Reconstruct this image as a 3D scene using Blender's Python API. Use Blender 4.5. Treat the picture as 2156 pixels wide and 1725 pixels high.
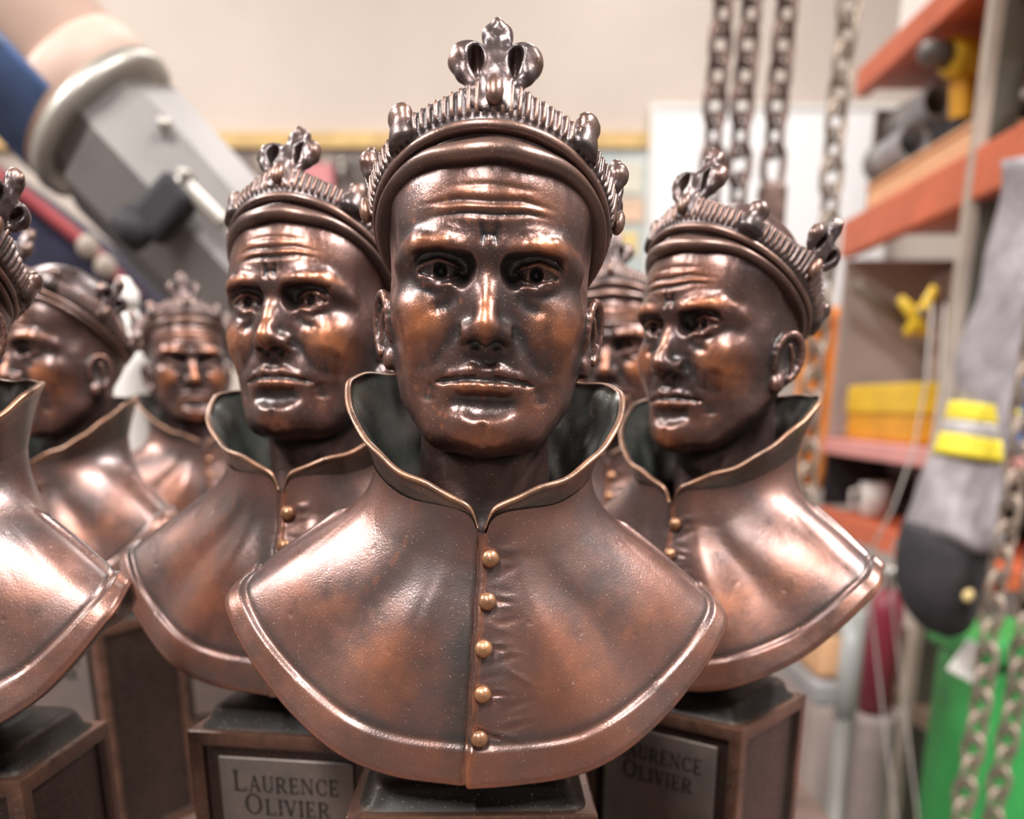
import bpy, bmesh, math, random
import numpy as np
from mathutils import Matrix, Vector

for o in list(bpy.data.objects):
    bpy.data.objects.remove(o, do_unlink=True)
scene = bpy.context.scene
COL = scene.collection
U = 0.01                      # one sculpt unit = 1 cm
BENCH = 0.90                  # bench top height
EYE = BENCH + 18.5 * U        # camera height
PI = math.pi

# ------------------------------------------------------------------ camera
cam_data = bpy.data.cameras.new('camera')
cam = bpy.data.objects.new('camera', cam_data)
COL.objects.link(cam)
cam.location = (0, 0, EYE)
cam.rotation_euler = (math.radians(90 - 17), 0, 0)
cam_data.sensor_fit = 'HORIZONTAL'
cam_data.sensor_width = 36.0
cam_data.lens = 36.0 * 2000 / 2156
cam_data.shift_y = 602.5 / 2156
cam_data.clip_start = 0.005
cam_data.clip_end = 50
cam_data.dof.use_dof = True
cam_data.dof.focus_distance = 0.190
cam_data.dof.aperture_fstop = 12.5
scene.camera = cam

# ------------------------------------------------------------------ world, lights, exposure
world = bpy.data.worlds.new('world'); scene.world = world
world.use_nodes = True
bg = world.node_tree.nodes['Background']
bg.inputs['Color'].default_value = (1.0, 0.93, 0.88, 1)
bg.inputs['Strength'].default_value = 0.03
vs = scene.view_settings
vs.view_transform = 'Standard'; vs.look = 'None'; vs.exposure = 0.15; vs.gamma = 1.0
vs.use_curve_mapping = False

# ------------------------------------------------------------------ helpers
def newmesh(name, verts, faces, smooth=True):
    me = bpy.data.meshes.new(name)
    verts = np.asarray(verts, dtype=np.float32)
    if isinstance(faces, np.ndarray):
        n, k = faces.shape
        me.vertices.add(len(verts)); me.vertices.foreach_set('co', verts.ravel())
        me.loops.add(n * k); me.loops.foreach_set('vertex_index', faces.astype(np.int32).ravel())
        me.polygons.add(n); me.polygons.foreach_set('loop_start', np.arange(0, n * k, k, dtype=np.int32))
        me.update(calc_edges=True); me.validate()
    else:
        me.from_pydata([tuple(map(float, v)) for v in verts], [], [tuple(int(i) for i in f) for f in faces]); me.update()
    me.polygons.foreach_set('use_smooth', np.full(len(me.polygons), smooth))
    return me

def attr(me, name, vals):
    a = me.attributes.new(name, 'FLOAT', 'POINT')
    a.data.foreach_set('value', np.asarray(vals, dtype=np.float32))

def obj(name, me, mat=None, parent=None):
    o = bpy.data.objects.new(name, me)
    COL.objects.link(o)
    if mat is not None and me is not None:
        me.materials.clear(); me.materials.append(mat)
    if parent is not None: o.parent = parent
    return o

def tag(o, label=None, cat=None, group=None, kind=None):
    if label: o['label'] = label
    if cat: o['category'] = cat
    if group: o['group'] = group
    if kind: o['kind'] = kind
    return o

def empty(name, loc=(0, 0, 0), rz=0.0):
    o = bpy.data.objects.new(name, None); COL.objects.link(o)
    o.location = loc; o.rotation_euler = (0, 0, rz); o.empty_display_size = 0.02
    return o

# ------------------------------------------------------------------ signed-distance sculpting
def sstep(a, b, x):
    t = np.clip((x - a) / (b - a), 0, 1); return t * t * (3 - 2 * t)

class Field:
    def __init__(s, lo, hi, h):
        s.lo = np.array(lo, float); s.h = h
        s.n = np.ceil((np.array(hi, float) - s.lo) / h).astype(int) + 1
        s.ax = [(s.lo[i] + h * np.arange(s.n[i])).astype(np.float32) for i in range(3)]
        s.F = np.full(tuple(s.n), 9.0, dtype=np.float32)
    def box(s, lo, hi):
        sl = []
        for i in range(3):
            a = max(0, int(math.floor((lo[i] - s.lo[i]) / s.h))); b = min(int(s.n[i]), int(math.ceil((hi[i] - s.lo[i]) / s.h)) + 1)
            sl.append(slice(a, max(a, b)))
        return tuple(sl)
    def co(s, sl):
        return (s.ax[0][sl[0]][:, None, None], s.ax[1][sl[1]][None, :, None], s.ax[2][sl[2]][None, None, :])
    def add(s, fn, lo, hi, k=0.15):
        m = k + 3 * s.h
        sl = s.box([a - m for a in lo], [a + m for a in hi]); A = s.F[sl]
        if A.size == 0: return
        B = fn(*s.co(sl)); t = np.clip(0.5 + 0.5 * (A - B) / k, 0, 1)
        s.F[sl] = A + (B - A) * t - k * t * (1 - t)
    def sub(s, fn, lo, hi, k=0.1):
        m = k + 3 * s.h
        sl = s.box([a - m for a in lo], [a + m for a in hi]); A = s.F[sl]
        if A.size == 0: return
        B = -fn(*s.co(sl)); t = np.clip(0.5 - 0.5 * (A - B) / k, 0, 1)
        s.F[sl] = A + (B - A) * t + k * t * (1 - t)
    # primitives
    def ell(s, c, r, k=0.15, op='add', rot=None):
        c = [float(v) for v in c]; R = max(r)
        M = None if rot is None else np.array(rot.transposed(), dtype=np.float32)
        def fn(x, y, z):
            x = x - c[0]; y = y - c[1]; z = z - c[2]
            if M is not None:
                x, y, z = (M[0, 0] * x + M[0, 1] * y + M[0, 2] * z, M[1, 0] * x + M[1, 1] * y + M[1, 2] * z, M[2, 0] * x + M[2, 1] * y + M[2, 2] * z)
            k0 = np.sqrt((x / r[0]) ** 2 + (y / r[1]) ** 2 + (z / r[2]) ** 2)
            k1 = np.sqrt((x / r[0] ** 2) ** 2 + (y / r[1] ** 2) ** 2 + (z / r[2] ** 2) ** 2) + 1e-6
            return k0 * (k0 - 1) / k1
        e = [R] * 3 if rot is not None else r
        getattr(s, op)(fn, [c[i] - e[i] for i in range(3)], [c[i] + e[i] for i in range(3)], k)
    def cap(s, a, b, ra, rb, k=0.12, op='add'):
        a = np.array(a, float); b = np.array(b, float); d = b - a; L = float(d @ d) + 1e-9
        def fn(x, y, z):
            t = np.clip(((x - a[0]) * d[0] + (y - a[1]) * d[1] + (z - a[2]) * d[2]) / L, 0, 1)
            return np.sqrt((x - a[0] - t * d[0]) ** 2 + (y - a[1] - t * d[1]) ** 2 + (z - a[2] - t * d[2]) ** 2) - (ra + (rb - ra) * t)
        R = max(ra, rb)
        getattr(s, op)(fn, np.minimum(a, b) - R, np.maximum(a, b) + R, k)
    def path(s, pts, rs, k=0.12, op='add'):
        for i in range(len(pts) - 1): s.cap(pts[i], pts[i + 1], rs[i], rs[i + 1], k, op)
    def mesh(s):
        F = s.F; n = s.n; ins = F < 0
        c = np.zeros(tuple(n - 1), dtype=np.int8)
        for i in (0, 1):
            for j in (0, 1):
                for k in (0, 1):
                    c += ins[i:n[0] - 1 + i, j:n[1] - 1 + j, k:n[2] - 1 + k]
        act = (c > 0) & (c < 8)
        ids = np.full(act.shape, -1, dtype=np.int64); I = np.argwhere(act); ids[act] = np.arange(len(I))
        acc = np.zeros((len(I), 3)); cnt = np.zeros(len(I))
        corner = {}
        for i in (0, 1):
            for j in (0, 1):
                for k in (0, 1):
                    corner[(i, j, k)] = F[I[:, 0] + i, I[:, 1] + j, I[:, 2] + k].astype(float)
        for a in range(3):
            o = [q for q in range(3) if q != a]
            for p in (0, 1):
                for q in (0, 1):
                    c0 = [0, 0, 0]; c0[o[0]] = p; c0[o[1]] = q; c1 = list(c0); c1[a] = 1
                    f0 = corner[tuple(c0)]; f1 = corner[tuple(c1)]; m = (f0 < 0) != (f1 < 0)
                    t = np.where(m, f0 / np.where(m, f0 - f1, 1), 0)
                    P = np.tile(np.array(c0, float), (len(I), 1)); P[:, a] = t
                    acc[m] += P[m]; cnt[m] += 1
        V = s.lo + s.h * (I + acc / cnt[:, None])
        Q = []
        for a in range(3):
            b, d = (a + 1) % 3, (a + 2) % 3
            sl0 = [slice(None)] * 3; sl1 = [slice(None)] * 3
            sl0[a] = slice(0, n[a] - 1); sl1[a] = slice(1, n[a])
            ch = ins[tuple(sl0)] != ins[tuple(sl1)]
            E = np.argwhere(ch); E = E[(E[:, b] > 0) & (E[:, d] > 0) & (E[:, b] < n[b] - 1) & (E[:, d] < n[d] - 1)]
            flip = ~ins[tuple(sl0)][tuple(E.T)]
            def g(db, dd):
                x = E.copy(); x[:, b] -= db; x[:, d] -= dd
                return ids[x[:, 0], x[:, 1], x[:, 2]]
            q = np.stack([g(1, 1), g(0, 1), g(0, 0), g(1, 0)], 1)
            q[flip] = q[flip][:, ::-1]; Q.append(q)
        Q = np.concatenate(Q)
        Q = Q[(Q >= 0).all(1)]
        return V, Q

def vnormals(V, Q):
    N = np.zeros_like(V)
    fn = np.cross(V[Q[:, 2]] - V[Q[:, 0]], V[Q[:, 3]] - V[Q[:, 1]])
    for i in range(4): np.add.at(N, Q[:, i], fn)
    return N / (np.linalg.norm(N, axis=1, keepdims=True) + 1e-12)

def relax(V, Q, it, lam=0.5):
    E = np.concatenate([Q[:, [0, 1]], Q[:, [1, 2]], Q[:, [2, 3]], Q[:, [3, 0]]])
    i = np.concatenate([E[:, 0], E[:, 1]]); j = np.concatenate([E[:, 1], E[:, 0]]); n = len(V)
    c = np.maximum(np.bincount(i, minlength=n), 1)[:, None]
    for _ in range(it):
        S = np.stack([np.bincount(i, weights=V[j, k], minlength=n) for k in range(3)], 1)
        V = V + lam * (S / c - V)
    return V

# ------------------------------------------------------------------ the sculpted head (x right, y forward here, z up; z=0 at the eye line of the camera)
def sculpt_head():
    f = Field((-2.75, -2.95, -3.3), (2.75, 3.1, 5.95), 0.036)
    f.ell((0, -0.30, 3.05), (2.06, 2.50, 2.68), 0.3)                    # cranium
    f.ell((0, 0.62, 3.25), (1.94, 1.46, 1.75), 0.5)                     # forehead
    f.ell((0, 0.42, 1.55), (1.97, 1.56, 1.9), 0.5)                      # mid face
    f.ell((0, 0.40, 0.50), (1.80, 1.46, 1.38), 0.5)                     # lower face
    f.ell((0, 0.98, -0.12), (1.34, 0.98, 0.80), 0.35)                   # jaw front
    f.ell((0, 1.52, -0.40), (0.78, 0.56, 0.52), 0.42)                   # chin
    f.cap((0, -0.55, 0.6), (0, -0.75, -3.2), 1.32, 1.62, 0.35)          # neck
    for s in (-1, 1):
        f.cap((s * 1.64, -0.1, 0.80), (s * 0.85, 1.20, -0.50), 0.30, 0.34, 0.45)   # jaw line
        f.ell((s * 1.25, 1.20, 1.70), (0.60, 0.55, 0.40), 0.40)         # cheek bone
        f.ell((s * 1.05, 1.30, 1.25), (0.60, 0.55, 0.60), 0.40)         # cheek
        f.cap((s * 1.62, 0.55, 1.85), (s * 1.86, -0.2, 1.75), 0.2, 0.12, 0.3)
        f.cap((s * 1.5, -0.5, 0.9), (s * 0.35, 0.75, -2.6), 0.3, 0.26, 0.3)      # sternomastoid
        f.ell((s * 2.25, 1.05, 0.70), (0.40, 0.8, 0.55), 0.5, 'sub')    # cheek hollow
        f.ell((s * 2.12, 0.95, 2.95), (0.22, 0.6, 0.5), 0.35, 'sub')    # temple
    # brow ridge
    for s in (-1, 1):
        f.path([(s * 0.20, 1.90, 2.70), (s * 0.50, 1.96, 2.72), (s * 0.85, 1.95, 2.76), (s * 1.25, 1.75, 2.77), (s * 1.66, 1.24, 2.57)], [0.20, 0.21, 0.22, 0.21, 0.15], 0.30)
    f.ell((0, 1.88, 2.90), (0.34, 0.26, 0.3), 0.25)
    # eye sockets
    for s in (-1, 1):
        f.ell((s * 0.93, 2.10, 2.46), (0.62, 0.52, 0.28), 0.14, 'sub')
        f.ell((s * 0.44, 2.12, 2.38), (0.20, 0.46, 0.30), 0.14, 'sub')
        f.ell((s * 0.92, 2.12, 2.62), (0.60, 0.48, 0.13), 0.08, 'sub')
    # nose
    f.path([(0, 1.90, 2.86), (0, 1.98, 2.45), (0, 2.20, 2.0), (0, 2.46, 1.58), (0, 2.52, 1.42)], [0.16, 0.095, 0.10, 0.14, 0.17], 0.16)
    f.ell((0, 1.72, 1.70), (0.50, 0.58, 0.74), 0.32)
    f.ell((0, 2.42, 1.37), (0.30, 0.27, 0.21), 0.14)
    for s in (-1, 1):
        f.ell((s * 0.34, 2.04, 1.29), (0.23, 0.37, 0.20), 0.21)         # wing
    f.cap((0, 2.44, 1.20), (0, 2.02, 1.12), 0.07, 0.10, 0.12)
    # muzzle, lips
    f.ell((0, 1.46, 0.55), (1.02, 0.52, 0.72), 0.40)
    f.ell((0, 1.50, -0.40), (0.64, 0.62, 0.46), 0.36)
    for s in (-1, 1):
        f.ell((s * 0.205, 2.24, 1.09), (0.15, 0.20, 0.12), 0.06, 'sub')   # nostril
    f.path([(0, 2.16, 1.02), (0, 2.16, 0.84)], [0.05, 0.075], 0.1, 'sub')
    for s in (-1, 1):
        f.path([(s * 0.08, 2.05, 0.60), (s * 0.26, 2.045, 0.625), (s * 0.62, 1.91, 0.545), (s * 0.96, 1.62, 0.43)], [0.105, 0.12, 0.09, 0.04], 0.09)   # upper lip
        f.path([(0, 2.04, 0.30), (s * 0.35, 1.99, 0.305), (s * 0.72, 1.79, 0.35)], [0.18, 0.165, 0.09], 0.09)                                         # lower lip
    for s in (-1, 1):
        f.path([(0, 2.17, 0.47), (s * 0.22, 2.16, 0.495), (s * 0.55, 2.04, 0.465), (s * 0.80, 1.88, 0.43), (s * 0.96, 1.76, 0.40)], [0.05, 0.055, 0.06, 0.055, 0.02], 0.05, 'sub')
    f.path([(-0.50, 2.04, 0.04), (-0.2, 2.17, 0.01), (0.2, 2.17, 0.01), (0.50, 2.04, 0.04)], [0.08, 0.11, 0.11, 0.08], 0.30, 'sub')
    f.path([(0, 2.20, -0.42), (0, 2.14, -0.78)], [0.03, 0.06], 0.14, 'sub')    # chin cleft
    # eyes
    for s in (-1, 1):
        ex, ey, ez = s * 0.94, 1.36, 2.40
        f.ell((ex, ey, ez), (0.50, 0.50, 0.50), 0.04)
        def lid(x, y, z, R=0.575):
            d = np.sqrt((x - ex) ** 2 + (y - ey) ** 2 + ((z - ez)) ** 2) - R
            u = (x - ex) / 0.48; w = 1 - u * u
            up = (z - ez) - (0.175 * w - 0.04 - 0.03 * u * s); lo = -(z - ez) - (0.135 * w + 0.0)
            alm = np.maximum(np.maximum(up, lo), ey - y) + 0 * x
            return np.maximum(d, -alm)
        f.add(lid, (ex - 0.6, ey - 0.1, ez - 0.6), (ex + 0.6, ey + 0.6, ez + 0.6), 0.035)
        # upper lid fold and lower bag
        # iris rim and pupil
        f.ell((ex - s * 0.03, 1.90, 2.40), (0.18, 0.07, 0.18), 0.03, 'sub')
        f.ell((ex - s * 0.03, 1.86, 2.41), (0.135, 0.22, 0.135), 0.02, 'sub')
        # eyebrow
        f.path([(s * 0.32, 2.07, 2.74), (s * 0.75, 2.16, 2.86), (s * 1.22, 1.97, 2.90), (s * 1.60, 1.50, 2.78), (s * 1.78, 1.16, 2.60)], [0.07, 0.105, 0.105, 0.085, 0.03], 0.06)
        # frown lines
    # ears
    for s in (-1, 1):
        rot = Matrix.Rotation(s * math.radians(24), 3, 'Z') @ Matrix.Rotation(math.radians(12), 3, 'X')
        rot = np.array(rot)
        R3 = Matrix(rot.tolist())
        def E(p):
            v = R3 @ Vector((s * p[0], p[1], p[2])); return (s * 2.04 + v.x, -0.28 + v.y, 1.40 + v.z)
        f.ell(E((0.05, 0, 0.1)), (0.14, 0.46, 0.74), 0.1, rot=R3)
        ring = []
        for k in range(15):
            a = math.radians(-60 + 260 * k / 14)
            ring.append(E((0.20, -0.40 * math.cos(a), 0.16 + 0.62 * math.sin(a))))
        f.path(ring, [0.09] * 15, 0.06)
        f.ell(E((0.22, 0.06, 0.10)), (0.13, 0.27, 0.42), 0.06, 'sub', rot=R3)
        f.path([E((0.17, -0.20, -0.15)), E((0.17, -0.16, 0.2)), E((0.17, 0.0, 0.48))], [0.07, 0.07, 0.05], 0.05)
        f.ell(E((0.14, 0.10, -0.58)), (0.13, 0.2, 0.22), 0.1, rot=R3)
        f.ell(E((0.16, 0.34, -0.12)), (0.1, 0.1, 0.16), 0.08, rot=R3)
    V, Q = f.mesh()
    V = relax(V, Q, 2, 0.4)
    N = vnormals(V, Q)
    x, y, z = V.T
    front = sstep(0.6, 1.4, y)
    d = np.zeros(len(V))
    rnd = np.random.RandomState(3)
    def groove(pts, w, depth, ymin=0.7):
        best = np.full(len(V), 9.0); par = np.zeros(len(V)); acc = 0.0; tot = sum(math.dist(pts[i], pts[i + 1]) for i in range(len(pts) - 1))
        for (ax, az), (bx, bz) in zip(pts[:-1], pts[1:]):
            L2 = (bx - ax) ** 2 + (bz - az) ** 2; t = np.clip(((x - ax) * (bx - ax) + (z - az) * (bz - az)) / L2, 0, 1)
            q = np.hypot(x - ax - t * (bx - ax), z - az - t * (bz - az)); m = q < best
            best[m] = q[m]; par[m] = (acc + t[m] * math.sqrt(L2)) / tot; acc += math.sqrt(L2)
        taper = np.clip(np.minimum(par, 1 - par) * 4, 0.12, 1)
        return -depth * taper * np.exp(-(best / (w * (0.5 + 0.5 * taper))) ** 2) * sstep(ymin, ymin + 0.3, y)
    for s in (-1, 1):
        d += groove([(s * 0.52, 1.50), (s * 0.62, 1.28), (s * 0.84, 0.98), (s * 1.10, 0.60)], 0.15, 0.05)      # nasolabial fold
        d += groove([(s * 0.52, 1.52), (s * 0.60, 1.34), (s * 0.54, 1.12)], 0.06, 0.06)                              # wing of the nose
        d += groove([(s * 1.00, 0.40), (s * 1.12, 0.22), (s * 1.14, -0.02)], 0.14, 0.045)                       # mouth corner
        d += groove([(s * 0.13, 2.80), (s * 0.11, 3.02), (s * 0.17, 3.26)], 0.07, 0.07)                        # frown
        d += groove([(s * 0.48, 2.44), (s * 0.62, 2.60), (s * 0.98, 2.68), (s * 1.32, 2.58), (s * 1.52, 2.44)], 0.045, 0.04)   # lid fold
        d += groove([(s * 0.46, 2.28), (s * 0.66, 2.08), (s * 1.00, 2.00), (s * 1.36, 2.10)], 0.085, 0.025)      # eye bag
        d += groove([(s * 0.52, 2.05), (s * 0.78, 1.82), (s * 1.15, 1.70)], 0.13, 0.055)
        d += groove([(s * 1.45, 1.30), (s * 1.30, 0.85), (s * 1.25, 0.45)], 0.22, 0.06, 0.3)                    # cheek plane
        d -= groove([(s * 0.45, 3.06), (s * 0.85, 3.17), (s * 1.30, 3.12)], 0.08, 0.02)                        # fold over the brow
        d -= groove([(s * 0.62, 2.185), (s * 0.94, 2.12), (s * 1.28, 2.20)], 0.045, 0.03)                       # lower lid rim
    d += groove([(-1.15, 3.30), (-0.5, 3.37), (0.1, 3.35), (0.7, 3.42), (1.2, 3.36)], 0.055, 0.05)
    d += groove([(-1.3, 3.52), (-0.6, 3.60), (0.0, 3.57), (0.6, 3.62), (1.25, 3.52)], 0.06, 0.045)
    d += groove([(-0.8, 3.82), (0.0, 3.86), (0.9, 3.80)], 0.06, 0.025)
    d -= groove([(-1.0, 3.44), (0.0, 3.47), (1.1, 3.46)], 0.06, 0.025)
    d += groove([(0, 3.10), (0, 2.95)], 0.16, 0.05)
    # eyebrow hair strokes
    for s in (-1, 1):
        bx = np.abs(x - s * 1.0); m = np.exp(-((z - 2.95 + 0.12 * ((s * x - 1.0) / .7) ** 2) / .13) ** 2) * sstep(.75, .5, bx) * (y > 0.9)
        d += 0.0015 * m * np.sin(26 * (s * x) + 40 * z)
    # hammered chasing marks
    def fbm(px, py, pz, fr, seed):
        r = np.random.RandomState(seed); t = 0
        for o in range(6):
            w = r.normal(size=3) * fr; t = t + np.sin(px * w[0] + py * w[1] + pz * w[2] + r.uniform(0, 6.3))
        return t / 6
    d += 0.013 * fbm(x, y, z, 3.5, 1) + 0.006 * fbm(x, y, z, 8, 2) + 0.003 * fbm(x, y, z, 18, 3)
    V = V + N * d[:, None]
    # rubbed-through patina (copper showing on the prominent places)
    def g(cx, cy, cz, r): return np.exp(-(((x - cx) / r[0]) ** 2 + ((y - cy) / r[1]) ** 2 + ((z - cz) / r[2]) ** 2))
    w = 0.0
    for s in (-1, 1):
        w = w + 1.25 * g(s * 1.25, 1.55, 1.50, (.5, .7, .35)) + 0.8 * g(s * 1.5, 1.2, 1.1, (.35, .6, .5)) + 1.0 * g(s * 1.05, 1.9, 2.88, (.65, .6, .12))
        w = w + 0.3 * g(s * 1.0, 1.6, .0, (.5, .6, .4)) + 0.25 * g(s * .9, 1.8, 3.4, (.6, .8, .4))
    w = w + 1.0 * g(0, 2.4, 1.75, (.12, .5, .55)) + 0.5 * g(0, 2.7, 1.4, (.25, .3, .2)) + 0.8 * g(0, 2.1, -.62, (.5, .5, .28)) + 0.65 * g(0, 2.1, .28, (.6, .5, .12)) + .45 * g(0, 1.9, 3.70, (1.0, .6, .3))
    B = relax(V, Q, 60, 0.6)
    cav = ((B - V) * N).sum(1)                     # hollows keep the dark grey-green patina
    P = V.copy(); P[:, 1] *= -1
    Q = Q[:, ::-1]
    return P, Q, np.clip(w, 0, 1), np.clip(cav / 0.075, -1, 1)

# ------------------------------------------------------------------ materials
def nmat(name):
    m = bpy.data.materials.new(name); m.use_nodes = True
    nt = m.node_tree; return m, nt, nt.nodes['Principled BSDF']

def N(nt, typ, **kw):
    n = nt.nodes.new(typ)
    for k, v in kw.items(): setattr(n, k, v)
    return n

def ramp(nt, src, stops, mode='LINEAR'):
    r = N(nt, 'ShaderNodeValToRGB'); r.color_ramp.interpolation = mode
    e = r.color_ramp.elements
    while len(e) < len(stops): e.new(0.5)
    for i, (p, c) in enumerate(stops):
        e[i].position = p; e[i].color = (c, c, c, 1) if isinstance(c, (int, float)) else tuple(c) + (1,)
    nt.links.new(src, r.inputs['Fac']); return r.outputs['Color']

def mixc(nt, fac, a, b, blend='MIX'):
    m = N(nt, 'ShaderNodeMix', data_type='RGBA', blend_type=blend)
    for sock, v in ((m.inputs[0], fac), (m.inputs[6], a), (m.inputs[7], b)):
        if isinstance(v, (int, float)): sock.default_value = v
        elif isinstance(v, tuple): sock.default_value = v + (1,) if len(v) == 3 else v
        else: nt.links.new(v, sock)
    return m.outputs[2]

def mathn(nt, op, a, b=None, clamp=False):
    m = N(nt, 'ShaderNodeMath', operation=op, use_clamp=clamp)
    for i, v in enumerate((a, b)):
        if v is None: continue
        if isinstance(v, (int, float)): m.inputs[i].default_value = v
        else: nt.links.new(v, m.inputs[i])
    return m.outputs[0]

def noise(nt, vec, scale, detail=4, rough=0.55):
    n = N(nt, 'ShaderNodeTexNoise'); n.inputs['Scale'].default_value = scale
    n.inputs['Detail'].default_value = detail; n.inputs['Roughness'].default_value = rough
    nt.links.new(vec, n.inputs['Vector']); return n.outputs['Fac']

def bronze(name, dark, mid, worn, wear_amt=1.0, rough=(0.24, 0.42), base_wear=0.0, metal=0.6, coat=0.45):
    m, nt, b = nmat(name); L = nt.links
    tc = N(nt, 'ShaderNodeTexCoord'); oi = N(nt, 'ShaderNodeObjectInfo')
    off = N(nt, 'ShaderNodeVectorMath', operation='MULTIPLY_ADD')
    L.new(tc.outputs['Object'], off.inputs[0]); off.inputs[1].default_value = (1, 1, 1)
    cmb = N(nt, 'ShaderNodeCombineXYZ'); L.new(oi.outputs['Random'], cmb.inputs[0]); L.new(oi.outputs['Random'], cmb.inputs[2])
    L.new(cmb.outputs[0], off.inputs[2]); vec = off.outputs[0]
    n1 = noise(nt, vec, 45, 5, 0.6); n2 = noise(nt, vec, 170, 4, 0.6); n3 = noise(nt, vec, 2400, 2, 0.5)
    geo = N(nt, 'ShaderNodeNewGeometry')
    at = N(nt, 'ShaderNodeAttribute', attribute_name='wear')
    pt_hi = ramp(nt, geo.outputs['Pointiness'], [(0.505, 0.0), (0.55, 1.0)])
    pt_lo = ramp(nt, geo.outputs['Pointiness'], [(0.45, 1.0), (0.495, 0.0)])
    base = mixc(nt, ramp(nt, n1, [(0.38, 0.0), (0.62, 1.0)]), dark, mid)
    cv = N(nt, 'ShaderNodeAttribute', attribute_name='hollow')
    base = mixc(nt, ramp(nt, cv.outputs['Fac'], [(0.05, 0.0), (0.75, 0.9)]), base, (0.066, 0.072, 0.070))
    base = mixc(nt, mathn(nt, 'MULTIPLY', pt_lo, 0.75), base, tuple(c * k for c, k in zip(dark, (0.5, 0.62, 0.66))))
    w = mathn(nt, 'ADD', mathn(nt, 'MULTIPLY', at.outputs['Fac'], 0.95), mathn(nt, 'MULTIPLY', pt_hi, 0.35))
    w = mathn(nt, 'ADD', w, base_wear)
    wn = mathn(nt, 'MULTIPLY', w, ramp(nt, mathn(nt, 'ADD', mathn(nt, 'MULTIPLY', n2, 0.6), mathn(nt, 'MULTIPLY', n1, 0.4)), [(0.36, 0.25), (0.60, 1.0)]))
    col = mixc(nt, mathn(nt, 'MULTIPLY', wn, wear_amt, True), base, worn)
    # fine bright dust specks
    spk = ramp(nt, n3, [(0.685, 0.0), (0.72, 1.0)])
    col = mixc(nt, mathn(nt, 'MULTIPLY', spk, 0.7), col, (0.55, 0.45, 0.38))
    L.new(col, b.inputs['Base Color']); b.inputs['Metallic'].default_value = metal
    L.new(ramp(nt, n2, [(0.3, rough[0]), (0.7, rough[1])]), b.inputs['Roughness'])
    b.inputs['Coat Weight'].default_value = coat; b.inputs['Coat Roughness'].default_value = 0.27
    bp = N(nt, 'ShaderNodeBump'); bp.inputs['Strength'].default_value = 0.32; bp.inputs['Distance'].default_value = 0.0004
    hgt = mathn(nt, 'ADD', n2, mathn(nt, 'MULTIPLY', n3, 0.5)); L.new(hgt, bp.inputs['Height']); L.new(bp.outputs[0], b.inputs['Normal'])
    return m

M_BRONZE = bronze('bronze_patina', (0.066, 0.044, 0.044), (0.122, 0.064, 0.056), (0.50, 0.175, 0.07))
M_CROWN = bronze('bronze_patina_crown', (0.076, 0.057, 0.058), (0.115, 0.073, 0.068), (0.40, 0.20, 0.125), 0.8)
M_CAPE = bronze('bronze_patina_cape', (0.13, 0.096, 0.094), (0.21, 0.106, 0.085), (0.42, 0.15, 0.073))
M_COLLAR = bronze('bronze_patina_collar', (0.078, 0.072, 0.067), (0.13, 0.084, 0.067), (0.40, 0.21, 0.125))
M_COLLIN = bronze('bronze_patina_collar_inside', (0.085, 0.098, 0.090), (0.15, 0.16, 0.148), (0.2, 0.16, 0.12), 0.3)
M_BUTTON = bronze('bronze_polished_button', (0.20, 0.10, 0.065), (0.36, 0.18, 0.095), (0.50, 0.25, 0.11), base_wear=0.2)
M_PLINTH = bronze('bronze_patina_plinth', (0.055, 0.031, 0.025), (0.115, 0.056, 0.040), (0.42, 0.21, 0.13))
M_SLAB = bronze('bronze_patina_blackened', (0.016, 0.015, 0.015), (0.03, 0.025, 0.022), (0.25, 0.15, 0.10), 0.6, rough=(0.5, 0.65), coat=0.08)
M_PLAQUE = bronze('bronze_patina_plaque', (0.15, 0.14, 0.135), (0.20, 0.165, 0.15), (0.35, 0.22, 0.16), 0.5, rough=(0.4, 0.55))
M_LETTER = bronze('bronze_patina_letters', (0.020, 0.016, 0.015), (0.03, 0.022, 0.018), (0.05, 0.03, 0.02), 0.3, rough=(0.5, 0.6), metal=0.4)

# ------------------------------------------------------------------ bust geometry (units; y forward is negative from here on)
def catmull(pts, n):
    P = np.array(pts, float); d = np.r_[0, np.cumsum(np.linalg.norm(np.diff(P, axis=0), axis=1))]; d /= d[-1]
    Pm = np.vstack([2 * P[0] - P[1], P, 2 * P[-1] - P[-2]]); out = []
    for t in np.linspace(0, 1, n):
        i = min(len(P) - 2, max(0, int(np.searchsorted(d, t, 'right') - 1))); u = (t - d[i]) / max(1e-9, d[i + 1] - d[i])
        p0, p1, p2, p3 = Pm[i], Pm[i + 1], Pm[i + 2], Pm[i + 3]
        out.append(0.5 * (2 * p1 + (p2 - p0) * u + (2 * p0 - 5 * p1 + 4 * p2 - p3) * u * u + (3 * p1 - p0 - 3 * p2 + p3) * u ** 3))
    return np.array(out)

def gridquads(nr, nc, wrap=False):
    q = []
    r, c = np.meshgrid(np.arange(nr - 1), np.arange(nc if wrap else nc - 1), indexing='ij')
    a = r * nc + c; b = r * nc + (c + 1) % nc
    return np.stack([a, b, b + nc, a + nc], -1).reshape(-1, 4)

Z0 = 18.5                                     # bust origin lies on the bench
def fin(V, M=None):
    V = np.asarray(V, float)
    if M is not None: V = V @ np.array(M.to_3x3()).T + np.array(M.translation)
    W = V.copy(); W[:, 2] += Z0
    return W * U

HEADM = Matrix.Translation((0.0, 0, 0.0)) @ Matrix.Rotation(math.radians(-5), 4, 'Z')   # the head looks slightly to its right

def mirror_curve(half):                       # half runs front -> back on the right; closed ring, starting at the front
    L = half[::-1][1:-1].copy(); L[:, 0] *= -1
    return np.vstack([half, L])

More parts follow.
